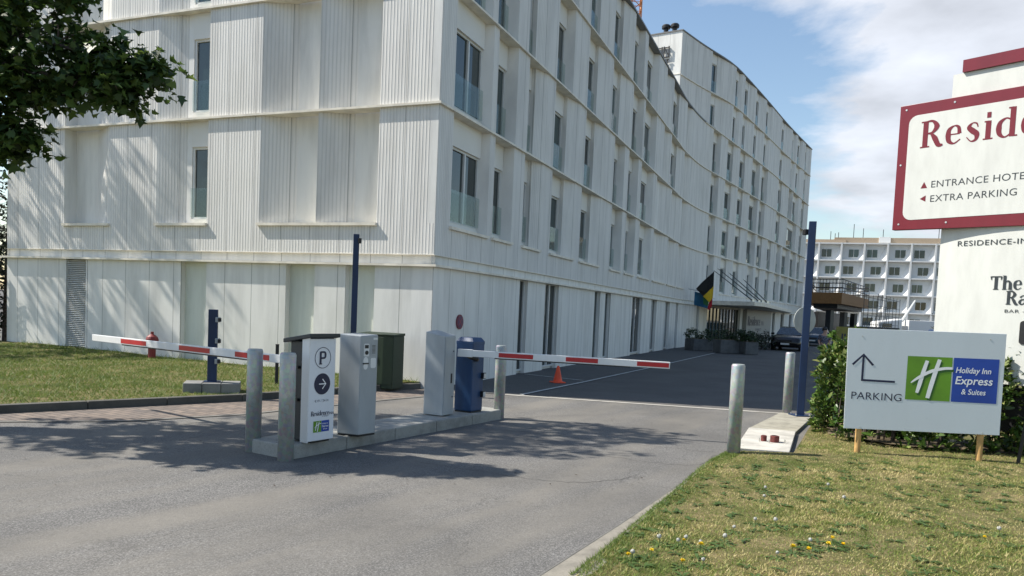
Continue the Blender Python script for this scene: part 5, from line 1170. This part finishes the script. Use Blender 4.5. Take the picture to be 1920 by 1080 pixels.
m_ = MB(); m_.lathe([(0, .14), (.07, .12), (.105, .05), (.10, -.03), (.0, -.05)], P_(0, .02, 1.69), 14); m_.build('hair', M['hair'], pe, smooth=True)

# ------------------------------------------------------------------ far background
FB = thing('far_building', (60.4, 147, 0), 'far white gridded building with square window bays behind the signs', 'building')
wb, fbp = MB(), MB(); X0, X1, Y0, Z0, RH, CW = 46.0, 108.0, 147.0, 1.2, 3.22, 4.02
nr_ = 5; wb.box(((X0+X1)/2, Y0+7, (Z0+nr_*RH)/2), (X1-X0, 12, Z0+nr_*RH), 0)
wb.build('wall', M['far_panel'], FB)
g_ = MB(); zt = Z0+nr_*RH
for r_ in range(nr_+1): g_.box(((X0+X1)/2, Y0+.55, Z0+r_*RH), (X1-X0, .9, .24))
for i in range(int((X1-X0)/CW)+1): g_.box((X0+i*CW, Y0+.55, zt/2+.12), (.30, .96, zt+.02))
for r_ in range(nr_):
    for i in range(int((X1-X0)/CW)):
        x_ = X0+(i+1)*CW-.15; z_ = Z0+r_*RH+.12   # sloping cheek on the right of each bay
        g_.add([(x_, Y0+.12, z_), (x_, Y0+1.0, z_), (x_-1.3, Y0+1.0, z_), (x_, Y0+.95, z_+2.7)], [(0, 1, 2), (0, 2, 3), (0, 3, 1), (1, 3, 2)])
g_.build('precast_grid', M['far_white'], FB)
for r_ in range(nr_):
    for i in range(3, 10):
        a = X0+i*CW+(.55 if (i+r_) % 2 else 1.35); z_ = Z0+r_*RH+.62
        f = MB(); f.box((a+.9, Y0+.97, z_+.78), (1.9, .08, 1.6)); wo = f.build('window', M['far_white'], FB)
        p_ = MB(); [p_.box((a+.9+sx*.46, Y0+.925, z_+.78), (.84, .03, 1.46)) for sx in (-1, 1)]; p_.build('pane', M['glass'], wo)
r_ = MB(); r_.box((78, Y0+6, zt+.75), (34, 6, 1.3)); r_.box((58.5, Y0+5, zt+.5), (9, 5, .9)); r_.build('parapet', M['tan'], FB)
r_ = MB(); 
for x_ in (69.8, 80.5): r_.box((x_, Y0+2.9, zt+1.0), (2.0, .3, 1.1))
r_.build('roof_panel', M['far_white'], FB)
r_ = MB()
for x_, h in ((60.2, 2.6), (61, 2.2), (61.6, 2.4), (64.3, 4.0), (66, 3.2), (79, 4.6), (80, 4.4), (69.5, 3.0)): r_.tube([(x_, Y0+3.2, zt), (x_, Y0+3.2, zt+h)], .06, 5)
r_.build('antenna', M['black'], FB)
FB.rotation_euler.z = R(-18.5)
# raised brown terrace with railing
te = thing('terrace_deck', (36, 80, 0), 'brown fascia raised terrace with dark railing past the end of the hotel', 'terrace')
deck = [(30.6, 80.2), (33.2, 77.6), (43.6, 94.2), (39, 99)]
MB().prism(deck, 3.85, 5.0).build('deck', M['brown'], te); m_ = MB(); m_.prism([(31.5, 80.5), (33.4, 79), (42.8, 94), (39.5, 97.5)], 3.4, 3.85); m_.build('soffit', M['black'], te)
m_ = MB()
for a, b in zip(deck, deck[1:]+deck[:1]):
    for z_ in (5.5, 5.95, 6.35): m_.tube([(*a, z_), (*b, z_)], .05, 5)
    for t_ in np.linspace(0, 1, 12): m_.tube([(a[0]+(b[0]-a[0])*t_, a[1]+(b[1]-a[1])*t_, 5.0), (a[0]+(b[0]-a[0])*t_, a[1]+(b[1]-a[1])*t_, 6.35)], .03, 4)
m_.build('railing', M['black'], te)
for x_, y_ in ((33.5, 81), (38, 88), (42.5, 95.5)): MB().box((x_, y_, 1.6), (.6, .6, 3.2), .6).build('pillar', M['anthracite'], te)
m_ = MB(); m_.box((41, 99, 1.6), (14, .5, 3.2), .95); m_.build('dark_back', M['black'], te)
sc = thing('scaffold', (43, 94, 0), 'thin grey scaffold frame beside the brown terrace', 'scaffold'); m_ = MB()
for i in range(7):
    for j in range(2):
        x_, y_ = 37.5+i*1.6+j*1.2, 82+i*2.4-j*.6; m_.tube([(x_, y_, 0), (x_, y_, 5.2)], .035, 4)
for z_ in (.9, 1.9, 2.9, 3.9, 4.9):
    for j in range(2): m_.tube([(37.5+j*1.2, 82-j*.6, z_), (37.5+9.6+j*1.2, 82+14.4-j*.6, z_)], .03, 4)
for i in range(6): m_.tube([(37.5+i*1.6, 82+i*2.4, .9), (37.5+(i+1)*1.6, 82+(i+1)*2.4, 2.9)], .025, 4)
m_.build('tubes', M['anthracite'], sc)
yb = thing('yellow_board', (17.35, 39.9, 0), 'olive yellow board with dark letters just behind the hedge', 'sign'); plY = Plane((16.95, 40), (1, 0))
m_ = MB(); plate(m_, plY, rect(0, .55, 1.6, 1.62), -.05, 0); yo = m_.build('board', M['yellow'], yb); m_ = MB(); [m_.box((17.1+a, 40.05, .4), (.06, .06, .8)) for a in (0, 1.3)]; m_.build('post', M['black'], yb)
tx = MB(); text_into(tx, plY, 'JU', .25, .85, .42, .006, bold=.02); tx.build('lettering', M['ink'], yo)
# parked trucks and containers at the back
tr = thing('white_truck', (53, 108, 0), 'white truck cab with a raised crane arm in front of the far building', 'truck')
m_ = MB(); m_.prism([(51.2, 107.2), (54.6, 107.2), (54.6, 109.6), (51.2, 109.6)], .8, [2.4, 2.95, 2.95, 2.4]); m_.build('cab', M['far_white'], tr, bevel=.15)
m_ = MB(); m_.box((52.4, 107.12, 1.95), (1.3, .06, .5)); m_.build('side_window', M['glass'], tr); m_ = MB(); [m_.tube([(x_, 107.1, .5), (x_, 107.5, .5)], .5, 14) for x_ in (52.0, 54.0)]; m_.build('wheel', M['tyre'], tr)
m_ = MB(); m_.tube([(54.9, 108, 2.6), (56.6, 108, 5.6)], [.2, .12], 6); m_.build('crane_arm', M['frame'], tr)
bx = thing('white_box_truck', (58.5, 107, 0), 'long white box body behind the top edge of the parking sign', 'truck')
m_ = MB(); m_.box((59.6, 108.2, 1.75), (8.4, 2.4, 2.1)); m_.build('box', M['far_white'], bx, bevel=.06); m_ = MB(); m_.box((58.2, 106.96, 1.05), (1.6, .06, .7)); m_.build('wheel_arch', M['black'], bx); m_ = MB(); [m_.tube([(x_, 107.0, .45), (x_, 107.4, .45)], .45, 14) for x_ in (58.2, 62.5)]; m_.build('wheel', M['tyre'], bx)
ct = thing('blue_container', (57.6, 101, 0), 'dark blue ribbed container lid beside the pylon', 'container'); m_ = MB(); m_.box((57.6, 101, .85), (4.4, 2.2, 1.6)); m_.build('box', M['navy'], ct, bevel=.25)
m_ = MB(); [m_.box((55.6+i*.5, 99.86, .95), (.12, .08, 1.2)) for i in range(9)]; m_.build('ribs', M['navy'], ct)
dc = thing('dark_container', (46.5, 100, 0), 'low dark container in front of the scaffold', 'container'); m_ = MB(); m_.box((47, 100, .8), (6.2, 2.3, 1.7), .1); m_.build('box', M['anthracite'], dc, bevel=.05); m_ = MB(); [m_.box((44.4+i*.6, 98.82+i*.06, .85), (.12, .06, 1.5), .1) for i in range(9)]; m_.build('ribs', M['anthracite'], dc)
# dark conifer beside the pylon
cf = thing('conifer_tree', (19.0, 34.0, 0), 'thin dark conifer half hidden behind the left edge of the pylon', 'tree'); m_ = MB(); m_.tube([(19.0, 34, 0), (19.0, 34, 4.3)], [.09, .02], 7); 
cs = []
for z_ in np.arange(.7, 4.3, .28):
    for _ in range(5):
        a = random.random()*6.28; r_ = (4.5-z_)*.14; e = (19.0+math.cos(a)*r_, 34+math.sin(a)*r_, z_-.05); m_.tube([(19.0, 34, z_), e], [.02, .006], 4); cs += [e, (19.0+math.cos(a)*r_*.6, 34+math.sin(a)*r_*.6, z_)]
m_.build('trunk', M['bark'], cf); p, n = clusters(cs, .12, 12); leaf_mesh('crown', p, n, .12, [(-.12, 0), (.12, 0), (0, 1)], M['dark_leaf'], cf)
# trees that stand behind the photographer's right side of the road, far off
# tower crane behind the hotel
cr_ = thing('tower_crane', (13.2, 95, 0), 'orange lattice tower crane mast rising behind the hotel roof', 'crane'); m_ = MB(); hw = .62
for sx in (-1, 1):
    for sy in (-1, 1): m_.tube([(13.2+sx*hw, 95+sy*hw, 0), (13.2+sx*hw, 95+sy*hw, 50)], .09, 5)
zz = 0.
while zz < 50:
    for (x0_, y0_), (x1_, y1_) in (((-1, -1), (1, -1)), ((1, -1), (1, 1)), ((1, 1), (-1, 1)), ((-1, 1), (-1, -1))):
        m_.tube([(13.2+x0_*hw, 95+y0_*hw, zz), (13.2+x1_*hw, 95+y1_*hw, zz+1.1)], .05, 4); m_.tube([(13.2+x0_*hw, 95+y0_*hw, zz+1.1), (13.2+x1_*hw, 95+y1_*hw, zz+1.1)], .04, 4)
    zz += 1.1
m_.build('mast', M['crane'], cr_); m_ = MB(); m_.box((13.2, 95, 50.5), (2.4, 2.4, 1.2)); m_.box((25, 95, 51.5), (40, 1.0, .9)); m_.build('jib', M['crane'], cr_)
